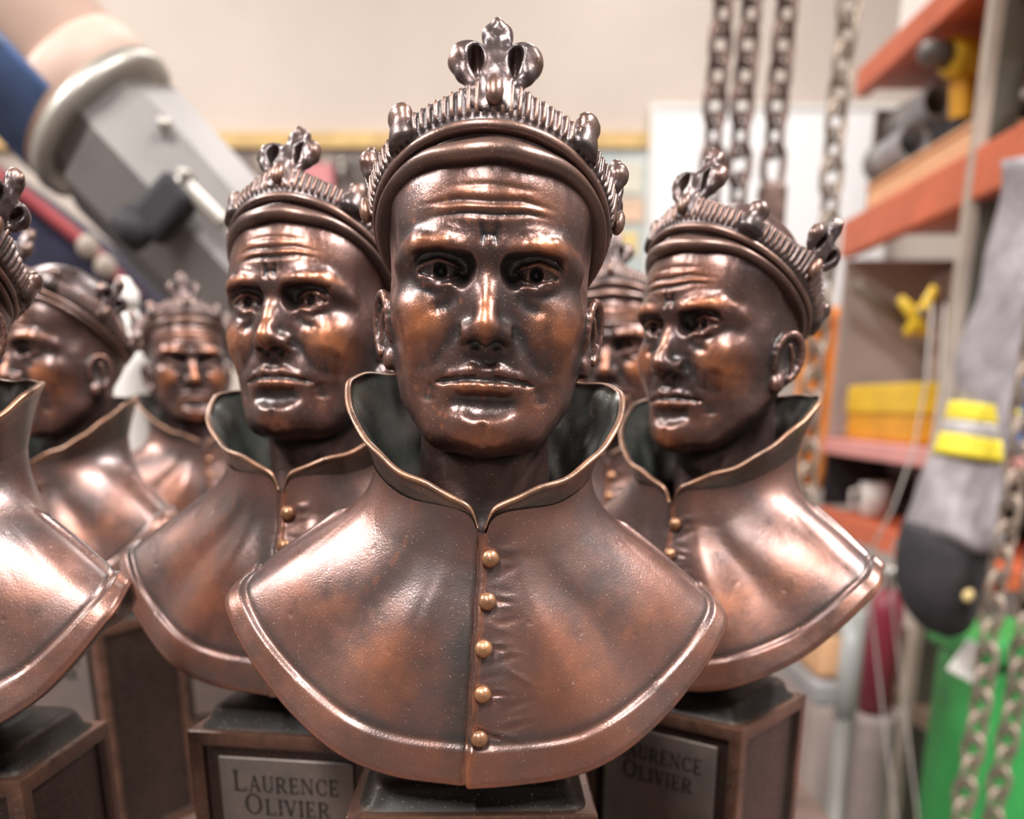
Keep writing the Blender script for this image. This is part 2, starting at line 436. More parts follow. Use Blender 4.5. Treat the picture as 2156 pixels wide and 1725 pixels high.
def collar_curves(NT=140):
    rim = catmull([(0.07, -2.32, -2.38), (0.22, -2.36, -2.02), (0.50, -2.33, -1.82), (0.98, -2.2, -1.62), (1.75, -1.85, -1.32), (2.30, -1.42, -0.92), (2.75, -0.85, -0.42), (2.98, -0.1, 0.08), (2.96, 0.6, 0.42), (2.5, 1.45, 0.54), (1.4, 2.0, 0.56), (0, 2.15, 0.56)], NT)
    bas = catmull([(0.02, -2.16, -2.75), (0.8, -1.98, -2.60), (1.52, -1.50, -2.33), (2.06, -0.75, -2.1), (2.24, 0.1, -1.98), (2.1, 0.9, -1.85), (1.2, 1.55, -1.8), (0, 1.75, -1.8)], NT)
    return rim, bas

def build_cape():
    NF, NB, NV = 150, 50, 110
    Tf = catmull([(0, -2.25, -2.55), (0.8, -2.08, -2.42), (1.55, -1.6, -2.15), (2.1, -0.8, -1.9), (2.3, 0.15, -1.8)], NF)
    Hf = catmull([(0, -2.80, -7.72), (1.62, -2.68, -7.55), (2.85, -2.42, -7.12), (4.0, -2.02, -6.4), (4.85, -1.58, -5.5), (5.37, -1.12, -4.75), (5.56, -0.75, -4.38), (5.50, -0.35, -4.14), (5.28, 0.15, -4.0)], NF)
    Tb = catmull([(2.3, 0.15, -1.8), (2.05, 0.95, -1.75), (1.2, 1.6, -1.7), (0, 1.8, -1.7)], NB)
    Hb = catmull([(5.28, 0.15, -4.0), (5.0, 0.75, -4.5), (3.8, 1.5, -5.3), (2.0, 2.0, -5.8), (0, 2.15, -6.0)], NB)
    T = np.vstack([Tf, Tb[1:]]); H = np.vstack([Hf, Hb[1:]]); n = len(T)
    T = mirror_curve(T); H = mirror_curve(H); nc = len(T)
    isf = np.zeros(nc); isf[:NF] = 1; isf[-(NF - 1):] = 1
    v = np.linspace(0, 1, NV) ** 0.9
    P = T[None] + (H - T)[None] * v[:, None, None]
    # sweep the top smoothly up onto the collar wall
    rim, bas = collar_curves()
    s0 = (0.40 + 0.48 * np.exp(-(np.arange(len(rim)) / 26.0) ** 2))[:, None]
    Cw = bas + (rim - bas) * np.hstack([s0 ** 1.6, s0 ** 1.6, s0]); ang = lambda a: np.unwrap(np.arctan2(a[:, 0], -(a[:, 1] + 0.1)))
    half = n; ca = ang(Cw); ba = ang(bas); ta = np.clip(ang(T[:half]), 0, PI)
    top = np.stack([np.interp(ta, ca, Cw[:, k]) for k in range(3)], 1); cor = np.stack([np.interp(ta, ba, bas[:, k]) for k in range(3)], 1)
    rad2 = top - np.array([0, -0.1, 0]); rad2[:, 2] = 0; rad2 /= np.linalg.norm(rad2, axis=1, keepdims=True)
    top += rad2 * 0.02; cor += rad2 * 0.04
    top = mirror_curve(top); cor = mirror_curve(cor); vb = 0.24
    ib = int(np.searchsorted(v, vb)); pb = P[ib].copy(); slope = (P[ib] - P[ib - 1]) / (v[ib] - v[ib - 1])
    for i in range(ib):
        u = v[i] / v[ib]; c1 = cor * 0.75 + 0.25 * top; c2 = pb - slope * (v[ib] * 0.33)
        P[i] = (1 - u) ** 3 * top + 3 * u * (1 - u) ** 2 * c1 + 3 * u * u * (1 - u) * c2 + u ** 3 * pb
    # profile: concave near the neck, chest swelling a little, a soft fold either side
    frontness = np.clip(-P[:, :, 1] / 2.6, 0, 1)
    P[:, :, 1] -= 0.22 * np.sin(PI * np.clip((v - 0.15) / 0.85, 0, 1))[:, None] * frontness
    r = np.abs(P[:, :, 0]) / (0.9 + 4.6 * v[:, None])
    P[:, :, 1] -= 0.20 * (np.exp(-((r - 0.50) / 0.17) ** 2) - 0.5 * np.exp(-((r - 0.80) / 0.13) ** 2)) * sstep(0.05, 0.4, v)[:, None] * isf[None]
    def gn(P):
        du = np.roll(P, -1, 1) - np.roll(P, 1, 1); dv = np.gradient(P, axis=0)
        nn = np.cross(du, dv); nn /= np.linalg.norm(nn, axis=2, keepdims=True) + 1e-9
        return nn
    Nn = gn(P)
    if Nn[NV // 2, 0, 1] > 0: Nn = -Nn
    x = P[:, :, 0]; z = P[:, :, 2]; vv = np.repeat(v[:, None], nc, 1); fr = np.repeat(isf[None], NV, 0)
    vin = 0.830 + 0.055 * (np.abs(x) / 5.2) ** 2
    d = 0.065 * sstep(vin - 0.010, vin + 0.016, vv) - 0.025 * np.exp(-((vv - vin + 0.018) / 0.014) ** 2)
    d -= 0.05 * sstep(0.965, 1.0, vv)
    xs = 0.02 - 0.16 * vv + 0.015 * np.sin(7 * z)
    d += fr * 0.055 * sstep(xs - 0.03, xs + 0.03, x) * (1 - sstep(0.25, 1.3, x)) * sstep(0.12, 0.25, vv)
    d += fr * (0.045 * np.exp(-((x - xs - 0.05) / 0.045) ** 2) - 0.07 * np.exp(-((x - xs + 0.05) / 0.04) ** 2))
    BZ = [-2.92, -3.80, -4.72, -5.66, -6.58]
    for k, bz in enumerate(BZ):
        bx = 0.19 - 0.02 * k
        d += fr * (-0.045 * np.exp(-(((x - bx - 0.30) / 0.13) ** 2 + ((z - bz) / 0.035) ** 2)) + 0.018 * np.exp(-(((x - bx - 0.34) / 0.2) ** 2 + ((np.abs(z - bz) - 0.09) / 0.05) ** 2)))
        d += fr * (-0.05 * np.exp(-(((x - bx) / 0.24) ** 2 + ((z - bz) / 0.24) ** 2)))
    rs = np.random.RandomState(5)
    for i in range(15):       # small casting pits
        px, pz = rs.uniform(-4, 4), rs.uniform(-6.6, -2.4); w = rs.uniform(0.025, 0.05)
        d += fr * -0.025 * np.exp(-(((x - px) / w) ** 2 + ((z - pz) / (w * 0.7)) ** 2))
    for i in range(22):       # creases along the placket
        px, pz = rs.uniform(0.1, 0.9), rs.uniform(-6.8, -2.7); a = rs.uniform(-0.5, 0.5)
        u = (x - px) * math.cos(a) + (z - pz) * math.sin(a); t = -(x - px) * math.sin(a) + (z - pz) * math.cos(a)
        d += fr * rs.choice([-1, 1]) * 0.022 * np.exp(-((u / 0.3) ** 2 + (t / 0.06) ** 2))
    for i in range(10):
        w = rs.normal(size=2) * 1.6; d += 0.006 * np.sin(w[0] * x + w[1] * z + rs.uniform(0, 6))
    # shoulder bead
    ish = np.abs(np.minimum(np.abs(np.arange(nc) - (NF - 1)), np.abs(np.arange(nc) - (nc - NF + 1))))
    d += 0.11 * np.exp(-(ish / 2.8) ** 2)[None] * sstep(0.2, 0.32, v)[:, None]
    P = P + Nn * d[..., None]
    w = 0.75 * np.exp(-(((np.abs(x) - 1.9) / 0.9) ** 2 + ((z + 5.0) / 1.0) ** 2)) + 0.5 * np.exp(-(((np.abs(x) - 3.4) / 0.9) ** 2 + ((z + 4.2) / 0.6) ** 2)) + 0.35 * sstep(0.96, 1, vv) + 0.2 * np.exp(-((vv - vin - 0.02) / 0.02) ** 2)
    w += 0.9 * np.exp(-((x - xs - 0.06) / 0.05) ** 2) * fr + 0.3 * sstep(vin, vin + .02, vv)
    w -= 0.6 * np.exp(-((vv - vin + 0.018) / 0.03) ** 2)
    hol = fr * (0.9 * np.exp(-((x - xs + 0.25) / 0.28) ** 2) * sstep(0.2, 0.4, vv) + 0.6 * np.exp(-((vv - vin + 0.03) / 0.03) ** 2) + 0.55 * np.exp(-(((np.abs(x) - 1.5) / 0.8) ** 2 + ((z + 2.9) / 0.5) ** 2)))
    V = P.reshape(-1, 3); Q = gridquads(NV, nc, True); W = w.reshape(-1)
    # rim thickness and hollow underside
    rim = P[-1] - Nn[-1] * 0.10; c = np.array([0, 0, 0]); inner = rim - Nn[-1] * 0.16
    ax = np.array([0, 0.1, -5.2]); up = ax + (inner - ax) * np.array([0.72, 0.6, 0.0]); up[:, 2] = inner[:, 2] * 0.45 - 2.6
    base = len(V); V = np.vstack([V, rim + 0, inner, up, [[0, 0.1, -4.6]]])
    ex = []
    for r0, r1 in ((base - nc, base), (base, base + nc), (base + nc, base + 2 * nc)):
        i = np.arange(nc); j = (i + 1) % nc
        ex.append(np.stack([r0 + i, r0 + j, r1 + j, r1 + i], 1))
    Q = np.vstack([Q] + ex)
    tri = [(base + 2 * nc + i, base + 2 * nc + (i + 1) % nc, base + 3 * nc) for i in range(nc)]
    faces = [tuple(q) for q in Q.tolist()] + tri
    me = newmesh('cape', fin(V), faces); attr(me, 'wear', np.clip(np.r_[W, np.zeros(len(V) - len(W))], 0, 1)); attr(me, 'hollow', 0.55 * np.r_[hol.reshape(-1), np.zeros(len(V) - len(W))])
    spots = []
    for k, bz in enumerate(BZ):
        bx = 0.17 - 0.02 * k
        dist = (x - bx) ** 2 + (z - bz) ** 2 + 100 * (1 - fr); i = np.unravel_index(np.argmin(dist), dist.shape)
        spots.append((P[i], Nn[i]))
    return me, spots

def lathe(profile, n=24, cap=True):
    pr = np.array(profile, float); V = []; 
    for r, z in pr:
        a = np.linspace(0, 2 * PI, n, endpoint=False); V.append(np.stack([r * np.cos(a), r * np.sin(a), np.full(n, z)], 1))
    V = np.vstack(V); F = [tuple(q) for q in gridquads(len(pr), n, True).tolist()]
    if cap: F += [tuple(range(n))[::-1], tuple(range((len(pr) - 1) * n, len(pr) * n))]
    return V, F

def build_collar():
    NT, NS = 140, 26
    rim, bas = collar_curves(NT)
    rim[:, 2] += 0.02 * np.sin(np.arange(NT) * 0.35)
    # follow the same angle about the neck
    s = np.linspace(0, 1, NS)
    Lm = lambda a: a[1:-1][::-1] * np.array([-1, 1, 1])
    R = np.vstack([rim, Lm(rim), rim[:1] * np.array([-1, 1, 1])]); B = np.vstack([bas, Lm(bas), bas[:1] * np.array([-1, 1, 1])])
    nc = len(R)
    out = np.zeros((NS, nc, 3))
    sr = s ** 1.6
    out[:, :, :2] = B[None, :, :2] + (R - B)[None, :, :2] * sr[:, None, None]
    out[:, :, 2] = B[None, :, 2] + (R - B)[None, :, 2] * s[:, None]
    C = np.array([0, -0.1, 0]); rad = R - C; rad[:, 2] = 0; rad /= np.linalg.norm(rad, axis=1, keepdims=True)
    th = 0.13
    # rolled bead at the rim, inner wall down to the neck
    bead = []
    for a in np.linspace(0.15, 0.85, 6):
        ang = PI * a; bead.append(R + rad * (th * 0.5) * (math.cos(ang) - 0.55) * 1.25 + np.array([0, 0, 1]) * 0.075 * math.sin(ang))
    bead = np.array(bead)
    out[-3:] += rad[None] * np.array([0.0, 0.02, 0.03])[:, None, None]
    inn = out[::-1] - rad[None] * np.linspace(th, 0.30, NS)[:, None, None]
    inn[:, :, 2] -= np.linspace(0, 0.15, NS)[:, None]
    rs = np.random.RandomState(8)
    for i in range(14):
        w = rs.normal(size=3) * 3.0; inn += rad[None] * (0.012 * np.sin(inn @ w + rs.uniform(0, 6)))[..., None]
    G = np.vstack([out, bead, inn]); nr = len(G)
    V = G.reshape(-1, 3); Q = gridquads(nr, nc)
    W = np.zeros((nr, nc)); W[NS - 2:NS + 7] = 0.9; W[NS - 6:NS - 2] = 0.25
    faces = [tuple(q) for q in Q.tolist()]
    for e in (0, nc - 1):                                    # close the two front ends
        col = [r * nc + e for r in range(nr)]
        for r in range(nr // 2 - 1):
            f = (col[r], col[r + 1], col[nr - 2 - r], col[nr - 1 - r]); faces.append(f if e else f[::-1])
    me = newmesh('collar', fin(V), faces); attr(me, 'wear', W.reshape(-1))
    mi = np.zeros(len(faces), dtype=np.int32); mi[(NS + 5) * (nc - 1):(nr - 1) * (nc - 1)] = 1      # green-grey patina inside
    me.polygons.foreach_set('material_index', mi)
    return me

# crown ring frame in head space (y forward negative)
TAU = math.radians(35)
CC = np.array([0, 0.25, 3.40]); E1 = np.array([0, -math.cos(TAU), math.sin(TAU)]); EN = np.array([0, math.sin(TAU), math.cos(TAU)]); EX = np.array([1.0, 0, 0])
RX, RF = 2.40, 2.66
def ringpt(phi, w=0.0, v=0.0):
    rx, rf = RX + w, RF + w
    return CC + EX * rx * math.sin(phi) + E1 * rf * math.cos(phi) + EN * v

def build_band():
    ring_n = 1040; NR = 100
    prof = [(-0.16, -0.10), (0.02, -0.12), (0.05, -0.10), (0.055, -0.03), (0.045, 0.02), (0.00, 0.045), (-0.02, 0.08), (0.035, 0.13), (0.055, 0.17), (0.06, 0.26), (0.06, 0.34), (0.06, 0.42), (0.055, 0.50), (0.03, 0.55), (0.00, 0.58), (-0.07, 0.60), (-0.14, 0.57), (-0.16, 0.3), (-0.17, 0.0)]
    V = []; Wt = []
    fl = [0, PI / 2, PI, -PI / 2]
    for k in range(ring_n):
        ph = 2 * PI * k / ring_n
        pk = sum(math.exp(-(abs((ph - q + PI) % (2 * PI) - PI) / 0.20) ** 1.3) for q in fl)
        rib = math.cos(ph * NR); rib = max(-1, min(1, 1.6 * rib)) * (0.8 + 0.2 * math.sin(ph * 37))
        for (w, v) in prof:
            r = 0.0
            if 0.13 < v < 0.56 and w > -0.05: r = 0.045 * rib
            vv = v if v < 0.12 else 0.12 + (v - 0.12) * (1 + 0.95 * pk)
            V.append(ringpt(ph, w + r + 0.16 * vv, vv)); Wt.append(0.35 * max(0, rib) if r else (0.3 if abs(v + 0.02) < 0.05 else 0))
    n = len(prof); Q = []
    a = np.arange(ring_n)[:, None] * n + np.arange(n)[None]; b = np.roll(a, -1, 0)
    a2 = np.roll(a, -1, 1); b2 = np.roll(b, -1, 1)
    Q = np.stack([a, b, b2, a2], -1).reshape(-1, 4)
    me = newmesh('crown_band', fin(V, HEADM), Q); attr(me, 'wear', Wt); return me

def build_coif():
    n, m = 240, 18; V = []; W = []
    for k in range(n):
        ph = 2 * PI * k / n; fr = math.exp(-((((ph + PI) % (2 * PI) - PI)) / 0.75) ** 2)
        rv = 0.11 + 0.15 * fr; rw = 0.22 + 0.04 * fr; v0 = -0.20 - 0.20 * fr; w0 = -0.24 - 0.02 * fr
        v0 += 0.03 * math.sin(ph * 9 + 1) * fr
        for j in range(m):
            a = 2 * PI * j / m
            V.append(ringpt(ph, w0 + rw * math.cos(a), v0 + rv * math.sin(a) - 0.10 * fr * math.cos(a))); W.append(0.25 * max(0, math.cos(a)) * fr)
    a = np.arange(n)[:, None] * m + np.arange(m)[None]; b = np.roll(a, -1, 0)
    Q = np.stack([a, b, np.roll(b, -1, 1), np.roll(a, -1, 1)], -1).reshape(-1, 4)
    me = newmesh('padded_cap_roll', fin(V, HEADM), Q); attr(me, 'wear', W); return me

def build_fleur():                                           # local frame: x tangential, y outward, z up
    f = Field((-1.15, -0.5, -1.15), (1.15, 0.6, 1.75), 0.032)
    f.ell((0, 0, 0.50), (0.22, 0.17, 0.90), 0.1)
    f.ell((0, 0.0, 1.26), (0.30, 0.22, 0.36), 0.08)
    f.ell((0, 0.02, 1.42), (0.26, 0.20, 0.22), 0.08)
    f.ell((0.0, 0.18, 1.42), (0.09, 0.10, 0.16), 0.08)
    f.path([(0, -0.02, 0.15), (0, -0.05, -0.3)], [0.18, 0.12], 0.2)
    f.ell((0, -0.04, -0.20), (0.56, 0.10, 0.42), 0.2)
    for s in (-1, 1):
        f.ell((s * 0.50, 0.0, 0.58), (0.385, 0.27, 0.38), 0.06)
        f.path([(s * 0.70, 0.02, 0.46), (s * 0.57, 0.0, 0.22), (s * 0.42, 0, 0.02)], [0.19, 0.15, 0.10], 0.06)
        f.path([(s * 0.22, 0.05, 1.02), (s * 0.09, 0.1, 0.62), (s * 0.22, 0.08, 0.12)], [0.05, 0.07, 0.06], 0.08)
    for s in (-1, 1):
        f.ell((s * 0.36, 0.16, 0.46), (0.135, 0.36, 0.25), 0.05, 'sub')
        f.ell((s * 0.11, 0.26, 0.88), (0.03, 0.12, 0.22), 0.06, 'sub')
    f.ell((0, 0.30, 1.16), (0.12, 0.1, 0.1), 0.06, 'sub')
    V, Q = f.mesh(); V = relax(V, Q, 2, 0.4)
    V[:, 1] += 0.06 * np.sin(V[:, 2] * 2.4)
    rs = np.random.RandomState(4)
    for i in range(8): V += 0.006 * np.sin(V @ (rs.normal(size=3) * 6) + i)[:, None] * rs.normal(size=3)
    W = 0.55 * np.exp(-((V[:, 2] - 1.5) / 0.16) ** 2) + 0.4 * sstep(0.55, 0.85, np.abs(V[:, 0])) * (V[:, 2] > 0.3)
    return V, Q, W

def build_knob():
    V, F = lathe([(0.30, -0.42), (0.30, -0.2), (0.26, 0.0), (0.225, 0.12), (0.235, 0.22), (0.25, 0.32), (0.235, 0.43), (0.18, 0.53), (0.10, 0.59), (0.02, 0.61)], 20)
    V[:, 1] *= 0.85; V[:, 0] *= 1.15; V[:, 2] *= 0.85
    return V, F, np.where(V[:, 2] > 0.15, 0.45, 0.1)

def place_frame(phi, w, v, lean=0.0):
    p = ringpt(phi, w, v)
    tx = EX * RX * math.cos(phi) - E1 * RF * math.sin(phi); tx /= np.linalg.norm(tx)
    out = np.cross(tx, EN); 
    rad = ringpt(phi, 1, 0) - ringpt(phi, 0, 0)
    if out @ rad < 0: out = -out; tx = -tx
    up = EN * math.cos(lean) + out * math.sin(lean); out = out * math.cos(lean) - EN * math.sin(lean)
    return p, tx, out, up

def ontoring(V, phi, w, v, lean=0.0, s=1.0):
    p, tx, out, up = place_frame(phi, w, v, lean)
    V = np.asarray(V) * s
    return p + V[:, :1] * tx + V[:, 1:2] * out + V[:, 2:3] * up

def build_plinth():
    bm = bmesh.new(); hx = 2.75; z0, z1 = -18.5, -8.55; cy = 0.35
    bmesh.ops.create_cube(bm, size=1.0)
    for v in bm.verts:
        v.co.x *= 2 * hx; v.co.y = v.co.y * 2 * 2.3 - 0.10; v.co.z = z0 + (v.co.z + 0.5) * (z1 - z0)
    sides = [f for f in bm.faces if abs(f.normal.z) < 0.5]
    bmesh.ops.inset_individual(bm, faces=sides, thickness=0.58, depth=0)
    bmesh.ops.inset_individual(bm, faces=sides, thickness=0.07, depth=-0.16)
    bmesh.ops.bevel(bm, geom=[e for e in bm.edges if len(e.link_faces) == 2 and e.calc_face_angle() > 0.6], offset=0.05, segments=2, affect='EDGES', profile=0.6)
    for v in bm.verts: v.co.z += Z0; v.co *= U
    me = bpy.data.meshes.new('plinth'); bm.to_mesh(me); bm.free()
    return me

def build_slab():
    prof = [(-8.60, 2.56, 2.56, 12), (-8.52, 2.54, 2.54, 12), (-8.44, 2.40, 2.40, 11), (-8.10, 2.28, 2.28, 10), (-8.00, 2.20, 2.20, 9), (-7.95, 2.05, 2.05, 7), (-7.92, 1.7, 1.7, 6), (-7.80, 1.42, 1.35, 5), (-7.5, 1.2, 1.1, 4), (-7.0, 1.05, 0.95, 4), (-5.2, 1.0, 0.9, 4)]
    n = 64; V = []
    for z, a, b, p in prof:
        t = np.linspace(0, 2 * PI, n, endpoint=False); c, s = np.cos(t), np.sin(t)
        V.append(np.stack([a * np.sign(c) * np.abs(c) ** (2 / p), -0.10 + b * 0.83 * np.sign(s) * np.abs(s) ** (2 / p), np.full(n, z)], 1))
    V = np.vstack(V); F = [tuple(q) for q in gridquads(len(prof), n, True).tolist()]
    F += [tuple(range(n))[::-1], tuple(range((len(prof) - 1) * n, len(prof) * n))]
    return newmesh('plinth_cap', fin(V), F)

# serif capitals from stems, hairlines, serifs and bowls
def letter(ch):
    Q = []
    def quad(x0, y0, x1, y1, w0, w1=None):                  # stroke, horizontal width
        w1 = w0 if w1 is None else w1; Q.append([(x0 - w0 / 2, y0), (x0 + w0 / 2, y0), (x1 + w1 / 2, y1), (x1 - w1 / 2, y1)])
    def rect(x0, y0, x1, y1): Q.append([(x0, y0), (x1, y0), (x1, y1), (x0, y1)])
    def serif(x, y, w=0.26, h=0.045): rect(x - w / 2, y - (h if y > 0.5 else 0), x + w / 2, y + (0 if y > 0.5 else h))
    def arc(cx, cy, rx, ry, a0, a1, w=0.13, thin=0.04, n=14):
        for i in range(n):
            p = []
            for a, side in ((a0 + (a1 - a0) * i / n, 1), (a0 + (a1 - a0) * (i + 1) / n, 1), (a0 + (a1 - a0) * (i + 1) / n, 0), (a0 + (a1 - a0) * i / n, 0)):
                r = math.radians(a); t = thin + (w - thin) * abs(math.cos(r)); k = 0 if side else 1
                p.append((cx + (rx - k * t) * math.cos(r), cy + (ry - k * min(t, thin * 1.4)) * math.sin(r)))
            Q.append(p)
    S, T = 0.13, 0.045
    if ch == 'L': quad(.14, 0, .14, 1, S); serif(.14, 1); serif(.14, 0); rect(.14, 0, .6, T); rect(.56, 0, .6, .22); W = .64
    elif ch == 'A': quad(.08, 0, .36, 1, T); quad(.62, 0, .36, 1, S); rect(.18, .33, .52, .33 + T); serif(.08, 0, .2); serif(.62, 0, .24); W = .72
    elif ch == 'U': quad(.14, .3, .14, 1, S); quad(.62, .3, .62, 1, T); serif(.14, 1); serif(.62, 1, .2); arc(.36, .3, .285, .3, 180, 360, S, T); W = .74
    elif ch == 'R': quad(.14, 0, .14, 1, S); serif(.14, 1, .2); serif(.14, 0); rect(.14, 1 - T, .36, 1); rect(.14, .46, .36, .46 + T); arc(.34, .73, .26, .27, -90, 90, S, T); quad(.62, 0, .34, .48, S); serif(.64, 0, .18); W = .74
    elif ch == 'E': quad(.14, 0, .14, 1, S); serif(.14, 1, .2); serif(.14, 0, .2); rect(.14, 0, .56, T); rect(.14, 1 - T, .54, 1); rect(.14, .48, .44, .48 + T); rect(.52, 0, .56, .2); rect(.5, .82, .54, 1); rect(.4, .4, .44, .6); W = .62
    elif ch == 'N': quad(.12, 0, .12, 1, T); quad(.66, 0, .66, 1, T); quad(.66, 0, .12, 1, S); serif(.12, 0, .2); serif(.66, 1, .2); serif(.08, 1, .14); W = .78
    elif ch == 'C': arc(.42, .5, .36, .51, 45, 315, S, T, 22); rect(.64, .7, .68, .95); rect(.64, .08, .68, .24); W = .74
    elif ch == 'O': arc(.42, .5, .38, .51, 0, 360, S, T, 26); W = .84
    elif ch == 'I': quad(.15, 0, .15, 1, S); serif(.15, 1); serif(.15, 0); W = .3
    elif ch == 'V': quad(.36, 0, .1, 1, S); quad(.36, 0, .62, 1, T); serif(.1, 1, .24); serif(.62, 1, .2); W = .72
    return Q, W

def build_text(lines, depth=0.035):
    V = []; F = []
    for word, zc, hb, hs, width in lines:
        adv = []; x = 0
        for i, ch in enumerate(word):
            q, w = letter(ch); h = hb if i == 0 else hs; adv.append((q, x, h)); x += (w + 0.10) * h
        k = width / x
        for q, x0, h in adv:
            for p in q:
                b = len(V)
                for yy in (0, -depth):
                    for (px, pz) in p: V.append(((x0 + px * h) * k - width / 2, yy, zc - hs / 2 + pz * h))
                F += [(b + 4, b + 5, b + 6, b + 7), (b, b + 1, b + 5, b + 4), (b + 1, b + 2, b + 6, b + 5), (b + 2, b + 3, b + 7, b + 6), (b + 3, b, b + 4, b + 7)]
    return V, F

# ---- meshes shared by all the busts
hv, hq, hw, hc = sculpt_head()
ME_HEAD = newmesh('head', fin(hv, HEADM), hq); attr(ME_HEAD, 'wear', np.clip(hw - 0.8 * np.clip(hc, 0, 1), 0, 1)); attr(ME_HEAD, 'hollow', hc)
ME_CAPE, BSPOTS = build_cape()
ME_COLLAR = build_collar()
ME_BAND = build_band(); ME_COIF = build_coif()
fv, fq, fw = build_fleur(); kv, kf, kw_ = build_knob()
FLEURS = []
for ph in (0, PI / 2, PI, -PI / 2):
    me = newmesh('fleur_de_lis', fin(ontoring(fv, ph, 0.09, 0.77, math.radians(-4 if ph == 0 else 6), 1.0 if ph == 0 else 0.80), HEADM), fq); attr(me, 'wear', fw); FLEURS.append(me)
KNOBS = []
for ph in (PI / 4, 3 * PI / 4, -3 * PI / 4, -PI / 4):
    me = newmesh('knob', fin(ontoring(kv, ph, 0.06, 0.50, math.radians(14)), HEADM), kf); attr(me, 'wear', kw_); KNOBS.append(me)
jv, jf = lathe([(0.01, -0.30), (0.10, -0.27), (0.16, -0.16), (0.175, -0.02), (0.15, 0.12), (0.10, 0.22), (0.04, 0.28), (0.01, 0.29)], 20)
jv[:, 1] *= 0.85
JEWELS = []
for ph in (0, PI / 2, PI, -PI / 2):
    me = newmesh('drop_jewel', fin(ontoring(jv, ph, 0.24, 0.50, 0.16), HEADM), jf); attr(me, 'wear', np.full(len(jv), 0.7)); JEWELS.append(me)
ME_PLINTH = build_plinth(); ME_SLAB = build_slab()
bm = bmesh.new(); bmesh.ops.create_cube(bm, size=1.0)
for v in bm.verts: v.co = Vector((v.co.x * 3.9, -2.27 + v.co.y * 0.10, -13.53 + v.co.z * 8.5 + Z0)) * U
bmesh.ops.bevel(bm, geom=bm.edges[:], offset=0.0003, segments=1, affect='EDGES')
ME_PLAQUE = bpy.data.meshes.new('plaque'); bm.to_mesh(ME_PLAQUE); bm.free()
tv, tf = build_text([('LAURENCE', -10.02, 0.60, 0.46, 3.1), ('OLIVIER', -10.70, 0.60, 0.46, 2.55)])
tv = np.array(tv); tv[:, 1] += -2.31
ME_TEXT = newmesh('inscription', fin(tv), tf, False)
BUTTONS = []
bv, bf = lathe([(0.10, -0.10), (0.11, -0.02), (0.165, 0.03), (0.185, 0.09), (0.165, 0.16), (0.11, 0.21), (0.04, 0.235), (0.01, 0.24)], 18)
for p, nrm in BSPOTS:
    q = Vector((0, 0, 1)).rotation_difference(Vector(nrm)); R = np.array(q.to_matrix())
    me = newmesh('button', fin(bv @ R.T + p + nrm * 0.03), bf); BUTTONS.append(me)
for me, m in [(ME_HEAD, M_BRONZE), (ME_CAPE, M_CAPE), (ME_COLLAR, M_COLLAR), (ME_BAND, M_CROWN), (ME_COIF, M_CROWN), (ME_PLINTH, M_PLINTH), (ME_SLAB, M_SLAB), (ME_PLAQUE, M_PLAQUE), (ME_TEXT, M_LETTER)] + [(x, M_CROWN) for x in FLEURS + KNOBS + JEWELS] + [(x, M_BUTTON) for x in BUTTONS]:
    me.materials.append(m)
ME_COLLAR.materials.append(M_COLLIN)

def bust(X, Y, yaw, label, tilt=0.0, roll=0.0, head_yaw=0.0, size=1.0, plinth_yaw=0.0):
    root = empty('bronze_bust', (X * U, Y * U, BENCH), math.radians(-yaw))
    tag(root, label, 'bust', 'crowned bronze busts on the workbench'); root.scale = (size,) * 3
    piv = Matrix.Translation((0, 0, (Z0 - 8.3) * U))
    T = piv @ Matrix.Rotation(math.radians(-tilt), 4, 'X') @ Matrix.Rotation(math.radians(roll), 4, 'Y') @ piv.inverted()
    TH = T @ Matrix.Rotation(math.radians(-head_yaw), 4, 'Z')
    def part(name, me, M=None, par=root):
        o = obj(name, me, None, par)
        if M is not None: o.matrix_local = M
        return o
    part('head', ME_HEAD, TH)
    cr = part('crown', ME_BAND, TH)
    part('padded_roll', ME_COIF, None, cr)
    for me in FLEURS: part('fleur_de_lis', me, None, cr)
    for me in KNOBS: part('knob', me, None, cr)
    for me in JEWELS: part('drop_jewel', me, None, cr)
    part('collar', ME_COLLAR, T)
    cp = part('cape', ME_CAPE, T)
    for me in BUTTONS: part('button', me, None, cp)
    PY = Matrix.Rotation(math.radians(-plinth_yaw), 4, 'Z')
    part('plinth_cap', ME_SLAB, PY); part('plinth', ME_PLINTH, PY)
    pq = part('plaque', ME_PLAQUE, PY); part('inscription', ME_TEXT, None, pq)
    return root

# ------------------------------------------------------------------ the busts on the bench
LB = 'crowned bronze bust '
bust(-0.93, 21.4, -1.5, 'crowned bronze bust standing ahead of all the others, its whole row of buttons showing', roll=2.5, head_yaw=-4)
bust(-5.85, 26.6, 9, 'crowned bronze bust leaning slightly back, engraved plaque facing out, beside the foremost bust', tilt=7.5, roll=1.0, head_yaw=3)
bust(5.85, 28.7, 39, 'crowned bronze bust turned aside, one ear and shoulder showing, beside the hanging chains', tilt=0.5, head_yaw=7, size=0.983)
bust(-14.3, 23.5, 15, 'crowned bronze bust at the end of the front row, its shoulder ridge brightly lit', roll=1.2, plinth_yaw=-12)
bust(-18.3, 41.0, 27, 'crowned bronze bust turned aside just before the white bottle, one ear showing', size=0.985, head_yaw=4)
bust(-18.4, 57.0, -30, 'farthest crowned bronze bust, facing the other way, under the grey extraction arm')
bust(4.6, 44.5, 12, 'crowned bronze bust mostly hidden behind the foremost bust and the one by the chains')

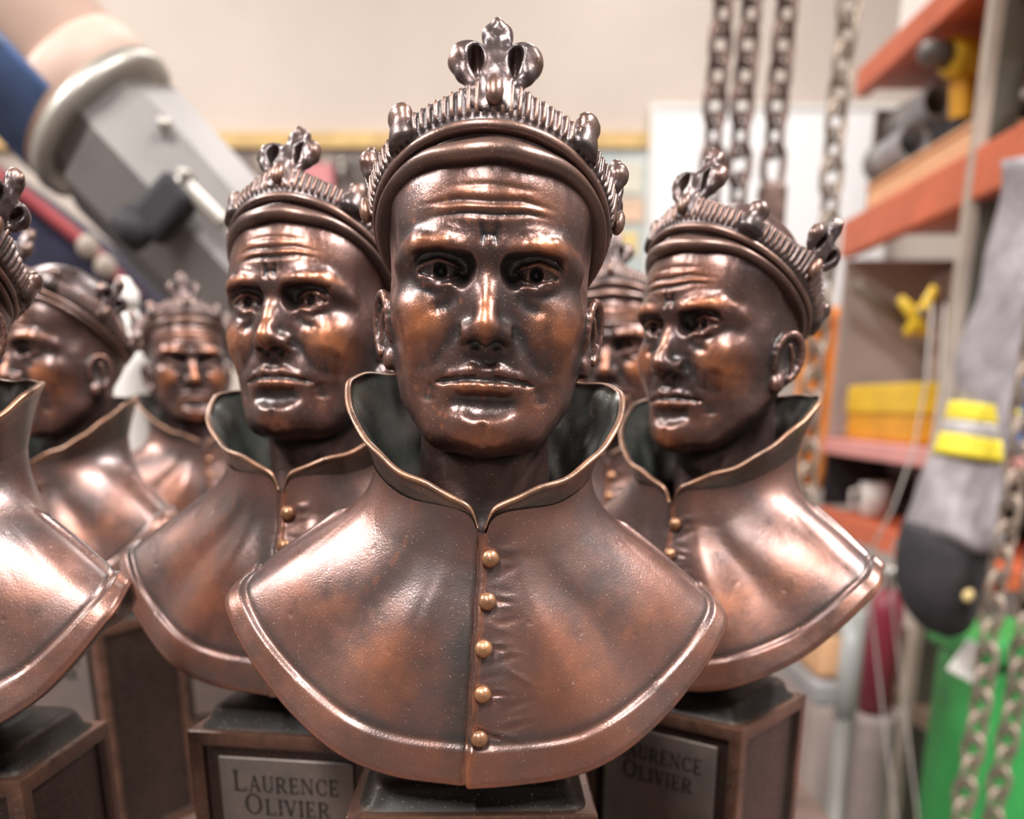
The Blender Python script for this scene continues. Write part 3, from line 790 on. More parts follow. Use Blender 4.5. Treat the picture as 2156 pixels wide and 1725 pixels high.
# ------------------------------------------------------------------ room helpers
CT, ST = math.cos(math.radians(17)), math.sin(math.radians(17))
def at(x, y, Y):                              # point of the room at depth Y (metres) seen at a pixel of the photograph
    k = (1465.0 - y) / 2000.0
    Z = Y * (k * CT - ST) / (CT + k * ST)
    return Vector(((x - 1078.0) / 2000.0 * (Y * CT - Z * ST), Y, EYE + Z))

def plain(name, color, rough=0.55, metal=0.0, var=0.08, scale=12.0, bump=0.0):
    m, nt, b = nmat(name); L = nt.links
    tc = N(nt, 'ShaderNodeTexCoord'); n = noise(nt, tc.outputs['Object'], scale, 4, 0.6)
    lo = tuple(max(0, c * (1 - 2.2 * var)) for c in color); hi = tuple(min(1, c * (1 + 2.2 * var)) for c in color)
    L.new(ramp(nt, n, [(0.3, lo), (0.7, hi)]), b.inputs['Base Color'])
    b.inputs['Roughness'].default_value = rough; b.inputs['Metallic'].default_value = metal
    if bump:
        bp = N(nt, 'ShaderNodeBump'); bp.inputs['Strength'].default_value = bump; bp.inputs['Distance'].default_value = 0.002
        n2 = noise(nt, tc.outputs['Object'], scale * 12, 3); L.new(n2, bp.inputs['Height']); L.new(bp.outputs[0], b.inputs['Normal'])
    return m

def boxmesh(name, sx, sy, sz, bev=0.003, seg=2, origin='centre'):
    bm = bmesh.new(); bmesh.ops.create_cube(bm, size=1.0)
    for v in bm.verts:
        v.co = Vector((v.co.x * sx, v.co.y * sy, v.co.z * sz + (sz / 2 if origin == 'base' else 0)))
    if bev: bmesh.ops.bevel(bm, geom=bm.edges[:], offset=min(bev, 0.45 * min(sx, sy, sz)), segments=seg, affect='EDGES', profile=0.5)
    me = bpy.data.meshes.new(name); bm.to_mesh(me); bm.free()
    for p in me.polygons: p.use_smooth = False
    return me

def box(name, loc, size, mat, parent=None, bev=0.003, rot=(0, 0, 0), origin='centre'):
    o = obj(name, boxmesh(name, *size, bev=bev, origin=origin), mat, parent); o.location = loc; o.rotation_euler = rot; return o

def lathe_obj(name, prof, mat, parent=None, loc=(0, 0, 0), rot=(0, 0, 0), n=28):
    V, F = lathe(prof, n); o = obj(name, newmesh(name, V, F), mat, parent); o.location = loc; o.rotation_euler = rot; return o

def tubemesh(name, pts, radii, n=12, up=(0, 0, 1), flat=None, closed_caps=True):
    pts = [Vector(p) for p in pts]; V = []; F = []
    if not hasattr(radii, '__len__'): radii = [radii] * len(pts)
    prev = None
    for i, p in enumerate(pts):
        t = (pts[min(i + 1, len(pts) - 1)] - pts[max(i - 1, 0)]).normalized()
        if prev is None:
            a = Vector(up).cross(t)
            if a.length < 1e-4: a = Vector((1, 0, 0)).cross(t)
            a.normalize()
        else:
            a = (prev - t * prev.dot(t)).normalized()
        prev = a; b = t.cross(a)
        for k in range(n):
            g = 2 * PI * k / n; V.append(p + a * math.cos(g) * radii[i] * (flat[i] if flat else 1) + b * math.sin(g) * radii[i])
    for i in range(len(pts) - 1):
        for k in range(n): F.append((i * n + k, i * n + (k + 1) % n, (i + 1) * n + (k + 1) % n, (i + 1) * n + k))
    if closed_caps: F += [tuple(range(n))[::-1], tuple(range((len(pts) - 1) * n, len(pts) * n))]
    return newmesh(name, V, F)

def tube(name, pts, r, mat, parent=None, **kw): return obj(name, tubemesh(name, pts, r, **kw), mat, parent)

def slab(name, lo, hi, mat, kind='structure'):
    lo = Vector(lo); hi = Vector(hi); o = box(name, (lo + hi) / 2, hi - lo, mat, bev=0); return tag(o, kind=kind)

# ------------------------------------------------------------------ materials of the workshop
M_WALL = plain('cream_wall', (0.60, 0.52, 0.465), 0.85, 0, 0.02, 3)
M_SIDE = plain('dun_side_wall', (0.24, 0.215, 0.20), 0.85, 0, 0.05, 3)
M_HOUS = plain('white_lamp_housing', (0.75, 0.72, 0.68), 0.6)
M_CEIL = plain('grey_ceiling', (0.22, 0.205, 0.195), 0.9, 0, 0.02, 3)
M_FLOOR = plain('concrete_floor', (0.17, 0.15, 0.14), 0.7, 0, 0.15, 6, 0.2)
M_WOOD = plain('pine_rail', (0.62, 0.42, 0.17), 0.6, 0, 0.1, 20)
M_DARKFRONT = plain('dark_unseen_front_wall', (0.10, 0.092, 0.088), 0.6, 0, 0.08, 5)  # no shutter: unseen front wall coloured dark to deepen the bronze's reflections
M_BENCH = plain('worn_bench_wood', (0.10, 0.062, 0.05), 0.55, 0, 0.2, 25, 0.3)
M_STEEL = plain('grey_painted_steel', (0.20, 0.185, 0.18), 0.45, 0.2, 0.06, 10)
M_STEELD = plain('dark_grey_steel', (0.16, 0.15, 0.14), 0.45, 0.4, 0.1, 10)
M_ALU = plain('brushed_aluminium', (0.45, 0.43, 0.39), 0.4, 0.7, 0.05, 40)
M_TAN = plain('pinkish_tan_paint', (0.56, 0.40, 0.33), 0.5, 0, 0.05, 10)
M_BLUE = plain('blue_hose_rubber', (0.10, 0.17, 0.36), 0.5, 0, 0.15, 15)
M_PALEB = plain('pale_blue_print_ink', (0.40, 0.45, 0.58), 0.5, 0, 0.05, 15)
M_BLACK = plain('black_plastic', (0.016, 0.014, 0.018), 0.7, 0, 0.2, 20)
M_NAVY = plain('navy_canvas', (0.012, 0.011, 0.035), 0.85, 0, 0.2, 30)
M_RED = plain('crimson_piping', (0.36, 0.06, 0.07), 0.5, 0, 0.1, 20)
M_WHITE = plain('white_plastic', (0.82, 0.80, 0.76), 0.4, 0, 0.02, 8)
M_BOARD = plain('white_board_face', (0.93, 0.92, 0.93), 0.35, 0, 0.015, 4)
M_CHAIN = plain('rusty_chain_steel', (0.15, 0.095, 0.08), 0.5, 0.55, 0.3, 120)
M_CHAINL = plain('dusty_chain_steel', (0.34, 0.27, 0.22), 0.5, 0.5, 0.25, 120)
M_ORANGE = plain('orange_rack_paint', (0.60, 0.13, 0.055), 0.45, 0, 0.08, 10)
M_OLIVE = plain('olive_rack_paint', (0.085, 0.078, 0.058), 0.5, 0, 0.12, 15)
M_BEIGE = plain('beige_rack_paint', (0.42, 0.35, 0.29), 0.5, 0, 0.08, 15)
M_YELLOW = plain('safety_yellow_plastic', (0.80, 0.52, 0.03), 0.42, 0, 0.06, 12)
M_AMBER = plain('amber_plastic', (0.72, 0.34, 0.02), 0.42, 0, 0.08, 12)
M_CARD = plain('peach_cardboard', (0.74, 0.42, 0.23), 0.75, 0, 0.06, 15)
M_PURPLE = plain('violet_label', (0.20, 0.16, 0.42), 0.5, 0, 0.1, 12)
M_GREY = plain('grey_plastic', (0.36, 0.35, 0.36), 0.5, 0, 0.06, 12)
M_PINKG = plain('pinkish_grey_panel', (0.47, 0.38, 0.355), 0.6, 0, 0.05, 8)
M_BROWN = plain('brown_bar_paint', (0.17, 0.115, 0.08), 0.5, 0, 0.1, 15)
M_HIVIS = plain('orange_hi_vis_fabric', (0.95, 0.30, 0.035), 0.75, 0, 0.06, 30)
M_PINK = plain('salmon_pink_paint', (0.74, 0.33, 0.31), 0.5, 0, 0.05, 10)
M_MAROON = plain('maroon_cylinder_paint', (0.20, 0.022, 0.04), 0.35, 0, 0.1, 10)
M_GREEN = plain('green_plastic', (0.035, 0.30, 0.07), 0.4, 0, 0.12, 8)
M_SLEEVE = plain('grey_work_fabric', (0.33, 0.30, 0.32), 0.85, 0, 0.12, 45, 0.3)
M_CUFF = plain('black_glove_fabric', (0.035, 0.031, 0.036), 0.8, 0, 0.15, 60, 0.3)
M_FLUO = plain('fluorescent_yellow_tape', (0.90, 0.74, 0.05), 0.6, 0, 0.03, 30)
M_REFL = plain('silver_reflective_tape', (0.55, 0.52, 0.51), 0.4, 0.2, 0.05, 30)
M_SKYB = plain('blue_plastic', (0.06, 0.20, 0.55), 0.4, 0, 0.06, 12)
M_TUBEC = plain('pale_grey_tube', (0.42, 0.43, 0.42), 0.3, 0, 0.05, 12)
M_CABLE = plain('grey_cable', (0.33, 0.30, 0.28), 0.6, 0, 0.05, 12)

# ------------------------------------------------------------------ room shell
XL, XR, YB, YF, H = -2.4, 1.45, 3.0, -2.0, 2.75
slab('floor', (XL, YF, -0.05), (XR, YB, 0), M_FLOOR)
slab('ceiling', (XL, YF, H), (XR, YB, H + 0.05), M_CEIL)
slab('wall_back', (XL, YB, 0), (XR, YB + 0.05, H), M_WALL)
slab('wall_front', (XL, YF - 0.05, 0), (XR, YF, H), M_DARKFRONT)
slab('wall_left', (XL - 0.05, YF, 0), (XL, YB, H), M_SIDE)
slab('wall_right', (XR, YF, 0), (XR + 0.05, YB, H), M_SIDE)
zr = at(600, 300, YB).z
slab('trim_1', (XL, YB - 0.035, zr - 0.02), (XR, YB, zr + 0.018), M_WOOD)

# ceiling lights: housings with glowing diffusers
def ceiling_light(x, y, rz, power, label):
    r = empty('ceiling_light', (x, y, H), rz)
    tag(r, label, 'ceiling light', 'linear ceiling lights of the workshop')
    box('housing', (0, 0, -0.03), (0.22, 1.3, 0.06), M_HOUS, r)
    m, nt, b = nmat('lit_diffuser'); b.inputs['Base Color'].default_value = (0.9, 0.9, 0.9, 1)
    b.inputs['Emission Color'].default_value = (1.0, 0.93, 0.86, 1); b.inputs['Emission Strength'].default_value = 6
    box('diffuser', (0, 0, -0.068), (0.18, 1.24, 0.016), m, r)
    ld = bpy.data.lights.new('tube_light', 'AREA'); ld.shape = 'RECTANGLE'; ld.size = 0.18; ld.size_y = 1.24
    ld.energy = power; ld.color = (1.0, 0.955, 0.925)
    lo = bpy.data.objects.new('tube_light', ld); COL.objects.link(lo); lo.parent = r; lo.location = (0, 0, -0.08)
for (x, y, p, w) in [(-1.75, 0.25, 68, 'over the aisle beside the bench'), (1.05, 0.0, 64, 'between the bench and the rack aisle'), (-0.35, -0.95, 58, 'behind the bench, over the entrance aisle'), (-1.1, 1.9, 19, 'in front of the cream back wall'), (0.35, 2.0, 14, 'above the hanging chains')]:
    ceiling_light(x, y, 0, p, 'white linear ceiling light ' + w)

# ------------------------------------------------------------------ workbench
wb = empty('workbench', (-0.53, 0.36, 0)); tag(wb, 'dark worn wooden workbench carrying the rows of bronze busts', 'workbench')
for i in range(4): box('plank', (0, -0.225 + 0.15 * i, BENCH - 0.02), (1.36, 0.147, 0.04), M_BENCH, wb)
for sx in (-1, 1):
    for sy in (-1, 1): box('leg', (sx * 0.62, sy * 0.24, (BENCH - 0.04) / 2), (0.07, 0.07, BENCH - 0.04), M_BENCH, wb)
box('apron', (0, -0.24, BENCH - 0.09), (1.17, 0.025, 0.1), M_BENCH, wb)
box('apron', (0, 0.24, BENCH - 0.09), (1.17, 0.025, 0.1), M_BENCH, wb)

# ------------------------------------------------------------------ extraction arm
AY = 0.92
p0 = at(-160, -130, AY); p1 = at(40, 78, AY); p2 = at(228, 275, AY); p3 = at(430, 500, AY)
ea = empty('extraction_arm', (p2.x, p2.y, p2.z)); tag(ea, 'grey fume extraction arm with blue hose slanting over the bench', 'extraction arm')
d = (p3 - p0).normalized(); qr = Vector((0, 0, 1)).rotation_difference(d).to_euler()
def along(pt): return (pt - p2).dot(d)
R0 = 0.063
s0 = along(p0) - 0.35; tb = along(p2)
lathe_obj('tube_section', [(R0 * 0.9, s0), (R0 * 1.05, s0), (R0 * 1.05, tb - 0.02), (R0 * 0.9, tb - 0.02)], M_TAN, ea, rot=qr, n=40)
# blue printed wrap round the lower side of the tube
axs = np.array([*d]); e1_ = Vector((-0.73, -0.75, -0.69)); e1_ = (e1_ - d * e1_.dot(d)).normalized(); e2_ = d.cross(e1_)
V = []; F = []
for i in range(2):
    for k in range(25):
        g = math.radians(-52 + 130 * k / 24); V.append(d * (s0 + 0.02 if i == 0 else tb - 0.020) + (e1_ * math.cos(g) + e2_ * math.sin(g)) * R0 * 1.145)
for k in range(24): F.append((k, k + 1, 26 + k, 25 + k))
o = obj('blue_wrap', newmesh('blue_wrap', V, F), M_BLUE, ea); o.modifiers.new('thick', 'SOLIDIFY').thickness = 0.002
rr_ = random.Random(7)
for q in range(7):
    V = []; F = []; g0 = -50 + 14 * q; sa = tb - 0.115 - 0.02 * rr_.random()
    for i in range(2):
        for k in range(3): V.append(d * (sa + 0.075 * i * (0.6 + 0.4 * rr_.random())) + (e1_ * math.cos(math.radians(g0 + 3.2 * k)) + e2_ * math.sin(math.radians(g0 + 3.2 * k))) * R0 * 1.16)
    for k in range(2): F.append((k, k + 1, 4 + k, 3 + k))
    obj('print_stripe', newmesh('print_stripe', V, F), M_PALEB, ea).modifiers.new('thick', 'SOLIDIFY').thickness = 0.0008
lathe_obj('collar_band', [(R0 * 0.9, tb - 0.045), (R0 * 1.09, tb - 0.045), (R0 * 1.12, tb - 0.040), (R0 * 1.12, tb - 0.016), (R0 * 1.0, tb - 0.012), (R0 * 0.9, tb - 0.012)], M_TAN, ea, rot=qr, n=40)
lathe_obj('rim_ring', [(R0 * 1.0, tb - 0.014), (R0 * 1.14, tb - 0.013), (R0 * 1.17, tb - 0.006), (R0 * 1.14, tb + 0.001), (R0 * 1.0, tb + 0.002)], M_ALU, ea, rot=qr, n=40)
V, F = lathe([(R0 * 0.90, tb - 0.01), (R0 * 0.90, tb + 0.012), (R0 * 1.04, tb + 0.016), (R0 * 1.06, tb + 0.022), (R0 * 1.02, tb + 0.34), (R0 * 0.9, tb + 0.345)], 8)
o = obj('octagonal_duct', newmesh('octagonal_duct', V, F, False), M_STEEL, ea); o.rotation_euler = qr
for p in (at(290, 195, AY), at(345, 260, AY - 0.06)):
    lathe_obj('rivet', [(0.001, -0.004), (0.006, -0.003), (0.006, 0.0), (0.004, 0.003), (0.001, 0.004)], M_ALU, ea, loc=p - p2, rot=(PI / 2, 0, 0), n=12)
pk_ = at(345, 440, AY - 0.075) - p2
kb = box('clamp_block', pk_, (0.050, 0.030, 0.030), M_BLACK, ea, 0.006, rot=(0, math.radians(-42), 0))
lathe_obj('clamp_knob', [(0.002, -0.014), (0.013, -0.012), (0.015, 0.0), (0.013, 0.012), (0.002, 0.014)], M_BLACK, kb, loc=(-0.028, -0.008, 0.004), n=14)
lathe_obj('bolt', [(0.001, -0.01), (0.0045, -0.009), (0.0045, 0.009), (0.001, 0.01)], M_ALU, kb, loc=(0.032, -0.006, 0.002), rot=(PI / 2, 0, 0), n=12)
pr_ = at(425, 425, AY - 0.08) - p2
box('highlight_bar', pr_, (0.012, 0.012, 0.05), M_ALU, ea, 0.004, rot=(0, math.radians(135), 0))  # bright bar added in place of the highlight beside the clamp
ch = tube('ceiling_stay', [p0 - d * 0.3 - p2, p0 - d * 0.3 - p2 + Vector((0, 0, H - (p0 - d * 0.3).z))], 0.012, M_STEELD, ea)

# navy bag with red piping behind the arm
nb = empty('navy_bag', at(150, 860, 1.25)); nb.location.z = 0.0
tag(nb, 'tall navy canvas bag with crimson piping under the extraction arm', 'bag')
c0 = at(-60, 300, 1.25); c1 = at(330, 640, 1.25); b0 = nb.location
def rel(p): return Vector(p) - b0
pr = [rel(at(-150, 260, 1.25)), rel(at(40, 385, 1.25)), rel(at(140, 460, 1.25)), rel(at(245, 545, 1.25)), rel(at(330, 640, 1.25))]
V = []; F = []
for i, p in enumerate(pr):
    for (yy, zz) in ((-0.06, p.z), (-0.09, p.z - 0.12), (-0.10, 0.05), (-0.08, 0.0), (0.10, 0.0), (0.11, 0.05), (0.10, p.z - 0.12), (0.07, p.z)): V.append((p.x, yy, zz))
for i in range(len(pr) - 1):
    for k in range(8): F.append((i * 8 + k, (i + 1) * 8 + k, (i + 1) * 8 + (k + 1) % 8, i * 8 + (k + 1) % 8))
F += [tuple(range(8)), tuple(range((len(pr) - 1) * 8, len(pr) * 8))[::-1]]
obj('bag_body', newmesh('bag_body', V, F), M_NAVY, nb)
tube('piping', [p + Vector((0, -0.065, 0)) for p in pr], 0.008, M_RED, nb)
for (x, y) in ((185, 520), (222, 562)):  # two small pale discs on the bag front
    lathe_obj('pale_disc', [(0.001, -0.006), (0.011, -0.004), (0.013, 0.0), (0.010, 0.005), (0.001, 0.007)], M_BEIGE, nb, loc=rel(at(x, y, 1.25 - 0.09)), rot=(PI / 2, 0, 0), n=14)

# white bottle standing on the bench behind the left busts
bl = at(272, 700, 0.60)
bt = empty('white_bottle', (bl.x, bl.y, BENCH)); tag(bt, 'white plastic bottle on the bench between two crowned busts', 'bottle')
hb = at(272, 585, 0.60).z - BENCH
lathe_obj('body', [(0.010, 0.0), (0.0135, 0.002), (0.0135, hb * 0.80), (0.0125, hb * 0.86), (0.007, hb * 0.92), (0.0065, hb * 0.94), (0.006, hb * 0.94)], M_WHITE, bt, n=24)
lathe_obj('cap', [(0.0075, hb * 0.935), (0.0078, hb * 0.97), (0.005, hb * 0.985), (0.003, hb), (0.001, hb)], M_WHITE, bt, n=20)

# ------------------------------------------------------------------ back wall things
def wallthing(name, x0, y0, x1, y1, Y, th, mat, parent=None, bev=0.004):
    a = at(x0, y0, Y); b = at(x1, y1, Y); c = (a + b) / 2
    return box(name, (c.x, Y, c.z), (abs(b.x - a.x), th, abs(a.z - b.z)), mat, parent, bev)
wbd = wallthing('whiteboard', 1375, 228, 1830, 760, 2.965, 0.02, M_BOARD)
tag(wbd, 'large blank white board on the cream back wall behind the chains', 'whiteboard')
a = at(1375, 228, 2.965); b_ = at(1830, 760, 2.965)
for nm, lo, sz in [('frame', (0, (a.z - b_.z) / 2), (b_.x - a.x + 0.02, 0.03, 0.014)), ('frame', (0, -(a.z - b_.z) / 2), (b_.x - a.x + 0.02, 0.03, 0.014)), ('frame', (-(b_.x - a.x) / 2, 0), (0.014, 0.03, a.z - b_.z)), ('frame', ((b_.x - a.x) / 2, 0), (0.014, 0.03, a.z - b_.z))]:
    box(nm, (lo[0], -0.002, lo[1]), sz, M_WHITE, wbd, 0.003)

def panel_from(name, label, cat, rects, Y, base, group=None):
    x0, y0, x1, y1, mat = base
    o = wallthing(name, x0, y0, x1, y1, Y, 0.012, mat); tag(o, label, cat, group); c = Vector(o.location)
    for (nm, u0, v0, u1, v1, m2) in rects:
        a = at(u0, v0, Y); b = at(u1, v1, Y); q = (a + b) / 2 - c
        box(nm, (q.x, -0.009, q.z), (abs(b.x - a.x), 0.008, abs(a.z - b.z)), m2, o, 0.002)
    return o
M_PB = plain('pale_blue_print', (0.50, 0.56, 0.56), 0.7, 0, 0.08, 6); M_PO = plain('faded_orange_print', (0.72, 0.50, 0.36), 0.7, 0, 0.1, 6)
M_PY = plain('faded_yellow_print', (0.80, 0.62, 0.28), 0.7, 0, 0.1, 6); M_PC = plain('cream_print', (0.66, 0.62, 0.52), 0.7, 0, 0.06, 6); M_PR = plain('rose_print', (0.62, 0.24, 0.26), 0.7, 0, 0.1, 6)
panel_from('wall_poster', 'pale blue and orange wall poster beside the white board', 'poster', [('print_patch', 1295, 345, 1350, 410, M_PC), ('print_patch', 1300, 420, 1352, 470, M_PO), ('print_patch', 1292, 490, 1340, 540, M_PY), ('print_patch', 1215, 400, 1275, 520, M_PO)], 2.985, (1190, 315, 1362, 640, M_PB))
M_PEG = plain('grey_brown_pegboard', (0.21, 0.165, 0.155), 0.7, 0, 0.12, 10)
pg = panel_from('tool_board', 'dark grey tool board under the pine rail on the back wall', 'tool board', [], 2.985, (430, 318, 800, 640, M_PEG))
rs = random.Random(2)
for i, (x, w, h, m) in enumerate([(545, 16, 52, M_BEIGE), (575, 12, 60, M_STEEL), (604, 18, 44, M_ALU), (690, 14, 58, M_BEIGE), (718, 20, 50, M_ALU), (748, 12, 62, M_STEEL)]):
    t = empty('hanging_tool', at(x, 326, 2.955)); tag(t, {M_BEIGE: 'beige hand tool', M_STEEL: 'slim dull grey steel hand tool', M_ALU: 'wide bright metal hand tool'}[m] + ' hanging on the dark tool board', 'tool', 'hand tools on the tool board')
    a0 = at(x, 326, 2.95); a1 = at(x, 326 + h, 2.95); ln = a0.z - a1.z; ww = w * 0.0014
    lathe_obj('blade', [(0.001, -ln), (ww * 0.35, -ln * 0.96), (ww * 0.4, -ln * 0.5), (ww * 0.3, -ln * 0.45), (0.002, -ln * 0.45)], m, t, n=12)
    lathe_obj('handle', [(0.002, -ln * 0.46), (ww * 0.5, -ln * 0.44), (ww * 0.55, -ln * 0.2), (ww * 0.4, -0.01), (0.002, 0.0)], m, t, n=12)
rc = wallthing('red_cloth', 625, 345, 705, 405, 2.955, 0.03, M_PR, None, 0.012); tag(rc, 'small rose red cloth folded on the dark tool board', 'cloth')

# ------------------------------------------------------------------ chains
def linkmesh(L=0.0172, Wd=0.0105, r=0.0034, n=16, m=6):
    pts = []
    for k in range(n):
        a = 2 * PI * k / n; pts.append(Vector((math.cos(a) * Wd, 0, math.sin(a) * Wd + (L - Wd) * (1 if math.sin(a) >= 0 else -1) * min(1, abs(math.sin(a)) * 2.5))))
    V = []; F = []
    for i in range(n):
        t = (pts[(i + 1) % n] - pts[i - 1]).normalized(); s = Vector((0, 1, 0)); u = t.cross(s)
        for k in range(m):
            g = 2 * PI * k / m; V.append(pts[i] + s * math.cos(g) * r + u * math.sin(g) * r)
    for i in range(n):
        for k in range(m): F.append((i * m + k, i * m + (k + 1) % m, ((i + 1) % n) * m + (k + 1) % m, ((i + 1) % n) * m + k))
    return newmesh('chain_link', V, F)
ME_LINK = linkmesh(); ME_LINK.materials.append(M_CHAIN)
ME_LINK2 = ME_LINK.copy(); ME_LINK2.materials.clear(); ME_LINK2.materials.append(M_CHAINL)
BEAMZ = 1.95
def chain(x, y, Y, zbot, label, me=ME_LINK, pitch=0.0245, tail=None, scale=1.0):
    p = at(x, y, Y); r = empty('hanging_chain', (p.x, p.y, BEAMZ)); tag(r, label, 'chain', 'steel chains hanging from the overhead beam')
    n = int((BEAMZ - zbot) / (pitch * scale))
    for i in range(n):
        o = obj('link', me, None, r); o.location = (0.0015 * math.sin(i * 0.7), 0, -0.012 - i * pitch * scale)
        o.rotation_euler = (0, 0.04 * math.sin(i * 1.3), math.radians(25 + 90 * (i % 2) + 8 * math.sin(i * 0.9))); o.scale = (scale,) * 3
    return r, n * pitch * scale
chain(1521, 0, 1.0, 0.95, 'rusty steel chain hanging in front of the white board, paired with a looser one')
chain(1580, 0, 1.0, 0.95, 'rusty steel chain hanging beside a parallel chain and the hook block chain')
hk, ln = chain(1655, 0, 1.0, at(1640, 405, 1.0).z, 'rusty steel chain ending in a hook block before the white board')
hb_ = box('hook_block', (0, 0, -ln - 0.028), (0.026, 0.022, 0.052), M_CHAIN, hk, 0.006)
tube('hook', [(0, 0, -0.024), (0, 0, -0.036), (0.009, 0, -0.046), (0.010, 0, -0.060), (0, 0, -0.070), (-0.011, 0, -0.062), (-0.012, 0, -0.052)], [0.005, 0.005, 0.0055, 0.006, 0.006, 0.005, 0.002], M_CHAIN, hb_)
chain(1786, 0, 1.05, 0.95, 'dusty steel chain hanging beside the orange rack', ME_LINK2)
chain(2075, 1400, 0.94, 0.35, 'dusty steel chain hanging beside the grey work sleeve', ME_LINK2)
chain(2130, 1500, 0.97, 0.35, 'dusty steel chain hanging before the green bin, past the sleeve', ME_LINK2)
bmo = empty('overhead_beam', (0.35, 1.0, BEAMZ)); tag(bmo, 'dark steel overhead beam that the chains hang from', 'beam')
box('beam_flange', (0, 0, 0.005), (1.2, 0.2, 0.01), M_STEELD, bmo, 0.002); box('beam_web', (0, 0, 0.055), (1.2, 0.01, 0.09), M_STEELD, bmo, 0.002); box('beam_flange', (0, 0, 0.105), (1.2, 0.09, 0.01), M_STEELD, bmo, 0.002)
for sx in (-0.5, 0.5): tube('hanger_rod', [(sx, 0, 0.105), (sx, 0, H - BEAMZ)], 0.008, M_STEELD, bmo)

# ------------------------------------------------------------------ orange rack along the right side
YFAR, YPOST = 1.90, 1.40
XF = at(1752, 853, YFAR).x
def zat(x, y, Y): return at(x, y, Y).z
zs = [zat(1815, 190, YFAR), zat(1778, 520, YFAR), zat(1738, 925, YFAR), zat(1722, 1075, YFAR)]
XB = XF + 0.42; YN = 1.20
rk = empty('storage_rack', (XF + 0.2, 1.3, 0)); tag(rk, 'tall storage rack with orange shelves and an olive upright', 'rack')
def rkbox(name, lo, hi, mat, bev=0.003):
    lo = Vector(lo); hi = Vector(hi); return box(name, (lo + hi) / 2 - Vector(rk.location), hi - lo, mat, rk, bev)
rkbox('shelf', (XF, YN, zs[0]), (XB, YFAR, zs[0] + 0.02), M_ORANGE); rkbox('shelf_beam', (XF - 0.012, YN, zs[0] - 0.012), (XF + 0.012, YFAR, zs[0] + 0.03), M_ORANGE)
rkbox('shelf', (XF, YN, zs[1] + 0.02), (XB, YFAR, zs[1] + 0.04), M_ORANGE); rkbox('shelf_beam', (XF - 0.012, YN, zs[1] - 0.02), (XF + 0.012, YFAR, zs[1] + 0.042), M_ORANGE)
rkbox('shelf', (XF, YN, zs[2] - 0.02), (XB, YFAR, zs[2]), M_PINK); rkbox('shelf_beam', (XF - 0.012, YN, zs[2] - 0.025), (XF + 0.012, YFAR, zs[2] + 0.003), M_PINK)
rkbox('shelf', (XF, YN, zs[3] - 0.03), (XB, YFAR, zs[3]), M_ORANGE); rkbox('shelf_beam', (XF - 0.012, YN, zs[3] - 0.03), (XF + 0.012, YFAR, zs[3] + 0.008), M_ORANGE)
rkbox('shelf', (XF, YN, 0.62), (XB, YFAR, 0.65), M_BROWN)
for (yy, xx, m1, m2) in [(YPOST, XF - 0.014, M_BEIGE, M_OLIVE), (YFAR - 0.02, XB - 0.02, M_OLIVE, M_OLIVE), (YN, XB - 0.02, M_OLIVE, M_OLIVE)]:
    rkbox('upright', (xx, yy - 0.02, 0), (xx + 0.016, yy + 0.0, 2.1), m1, 0.002)
    rkbox('upright', (xx + 0.016, yy - 0.018, 0), (xx + 0.052, yy - 0.010, 2.1), m2, 0.002)
rkbox('end_panel', (XF, YFAR + 0.001, zs[2] + 0.004), (XB, YFAR + 0.012, zs[1] - 0.021), M_PINKG)
rkbox('end_panel', (XF, YFAR + 0.001, zs[3] + 0.01), (XB, YFAR + 0.012, zs[2] - 0.026), M_BLACK)
rkbox('end_panel', (XF + 0.03, YFAR + 0.001, zs[1] + 0.043), (XB, YFAR + 0.012, zs[0] - 0.03), M_PEG)
rkbox('back_panel', (XB - 0.01, YN, 0.62), (XB, YFAR, 2.1), M_OLIVE)
a = at(1800, 600, 1.8); b = at(1935, 695, 1.8)
tube('diagonal_brace', [a - Vector(rk.location), b - Vector(rk.location)], 0.012, M_BROWN, rk, n=8)

def tub(name, label, cat, lo, hi, mat, lidmat=None, handle=None, group=None, lidf=0.16):
    lo = Vector(lo); hi = Vector(hi); c = (lo + hi) / 2; s = hi - lo
    r = empty(name, (c.x, c.y, lo.z)); tag(r, label, cat, group)
    box('body', (0, 0, 0), (s.x, s.y, s.z * (1 - lidf)), mat, r, 0.008, origin='base')
    box('lid', (0, 0, s.z * (1 - lidf)), (s.x * 1.03, s.y * 1.03, s.z * lidf), lidmat or mat, r, 0.006, origin='base')
    if handle: tube('handle', [(-s.x * 0.52, -s.y * 0.2, s.z * 0.7), (-s.x * 0.6, -s.y * 0.2, s.z * 0.62), (-s.x * 0.6, s.y * 0.2, s.z * 0.62), (-s.x * 0.52, s.y * 0.2, s.z * 0.7)], 0.006, handle, r)
    return r
S1 = zs[1] + 0.041; S0 = zs[0] + 0.021; S2 = zs[2] + 0.001; S3 = zs[3] + 0.001
tub('cardboard_box', 'low peach cardboard box on the orange shelf beside the yellow drill', 'box', (XF + 0.016, 1.47, S1), (XF + 0.145, 1.87, S1 + 0.055), M_CARD)
tub('storage_case', 'black storage case on the orange shelf behind the grey pipes', 'case', (XF + 0.18, 1.47, S1), (XF + 0.36, 1.85, S1 + 0.14), M_BLACK, M_STEELD, M_GREY)
tub('storage_bin', 'dark grey bin on the orange shelf past the olive upright', 'bin', (XF + 0.05, 1.21, S1), (XF + 0.25, 1.375, S1 + 0.11), M_STEELD, M_BLACK, M_GREY)
tub('storage_bin', 'small amber bin standing on the dark grey bin past the upright', 'bin', (XF + 0.06, 1.22, S1 + 0.1125), (XF + 0.2, 1.36, S1 + 0.172), M_AMBER, M_YELLOW)
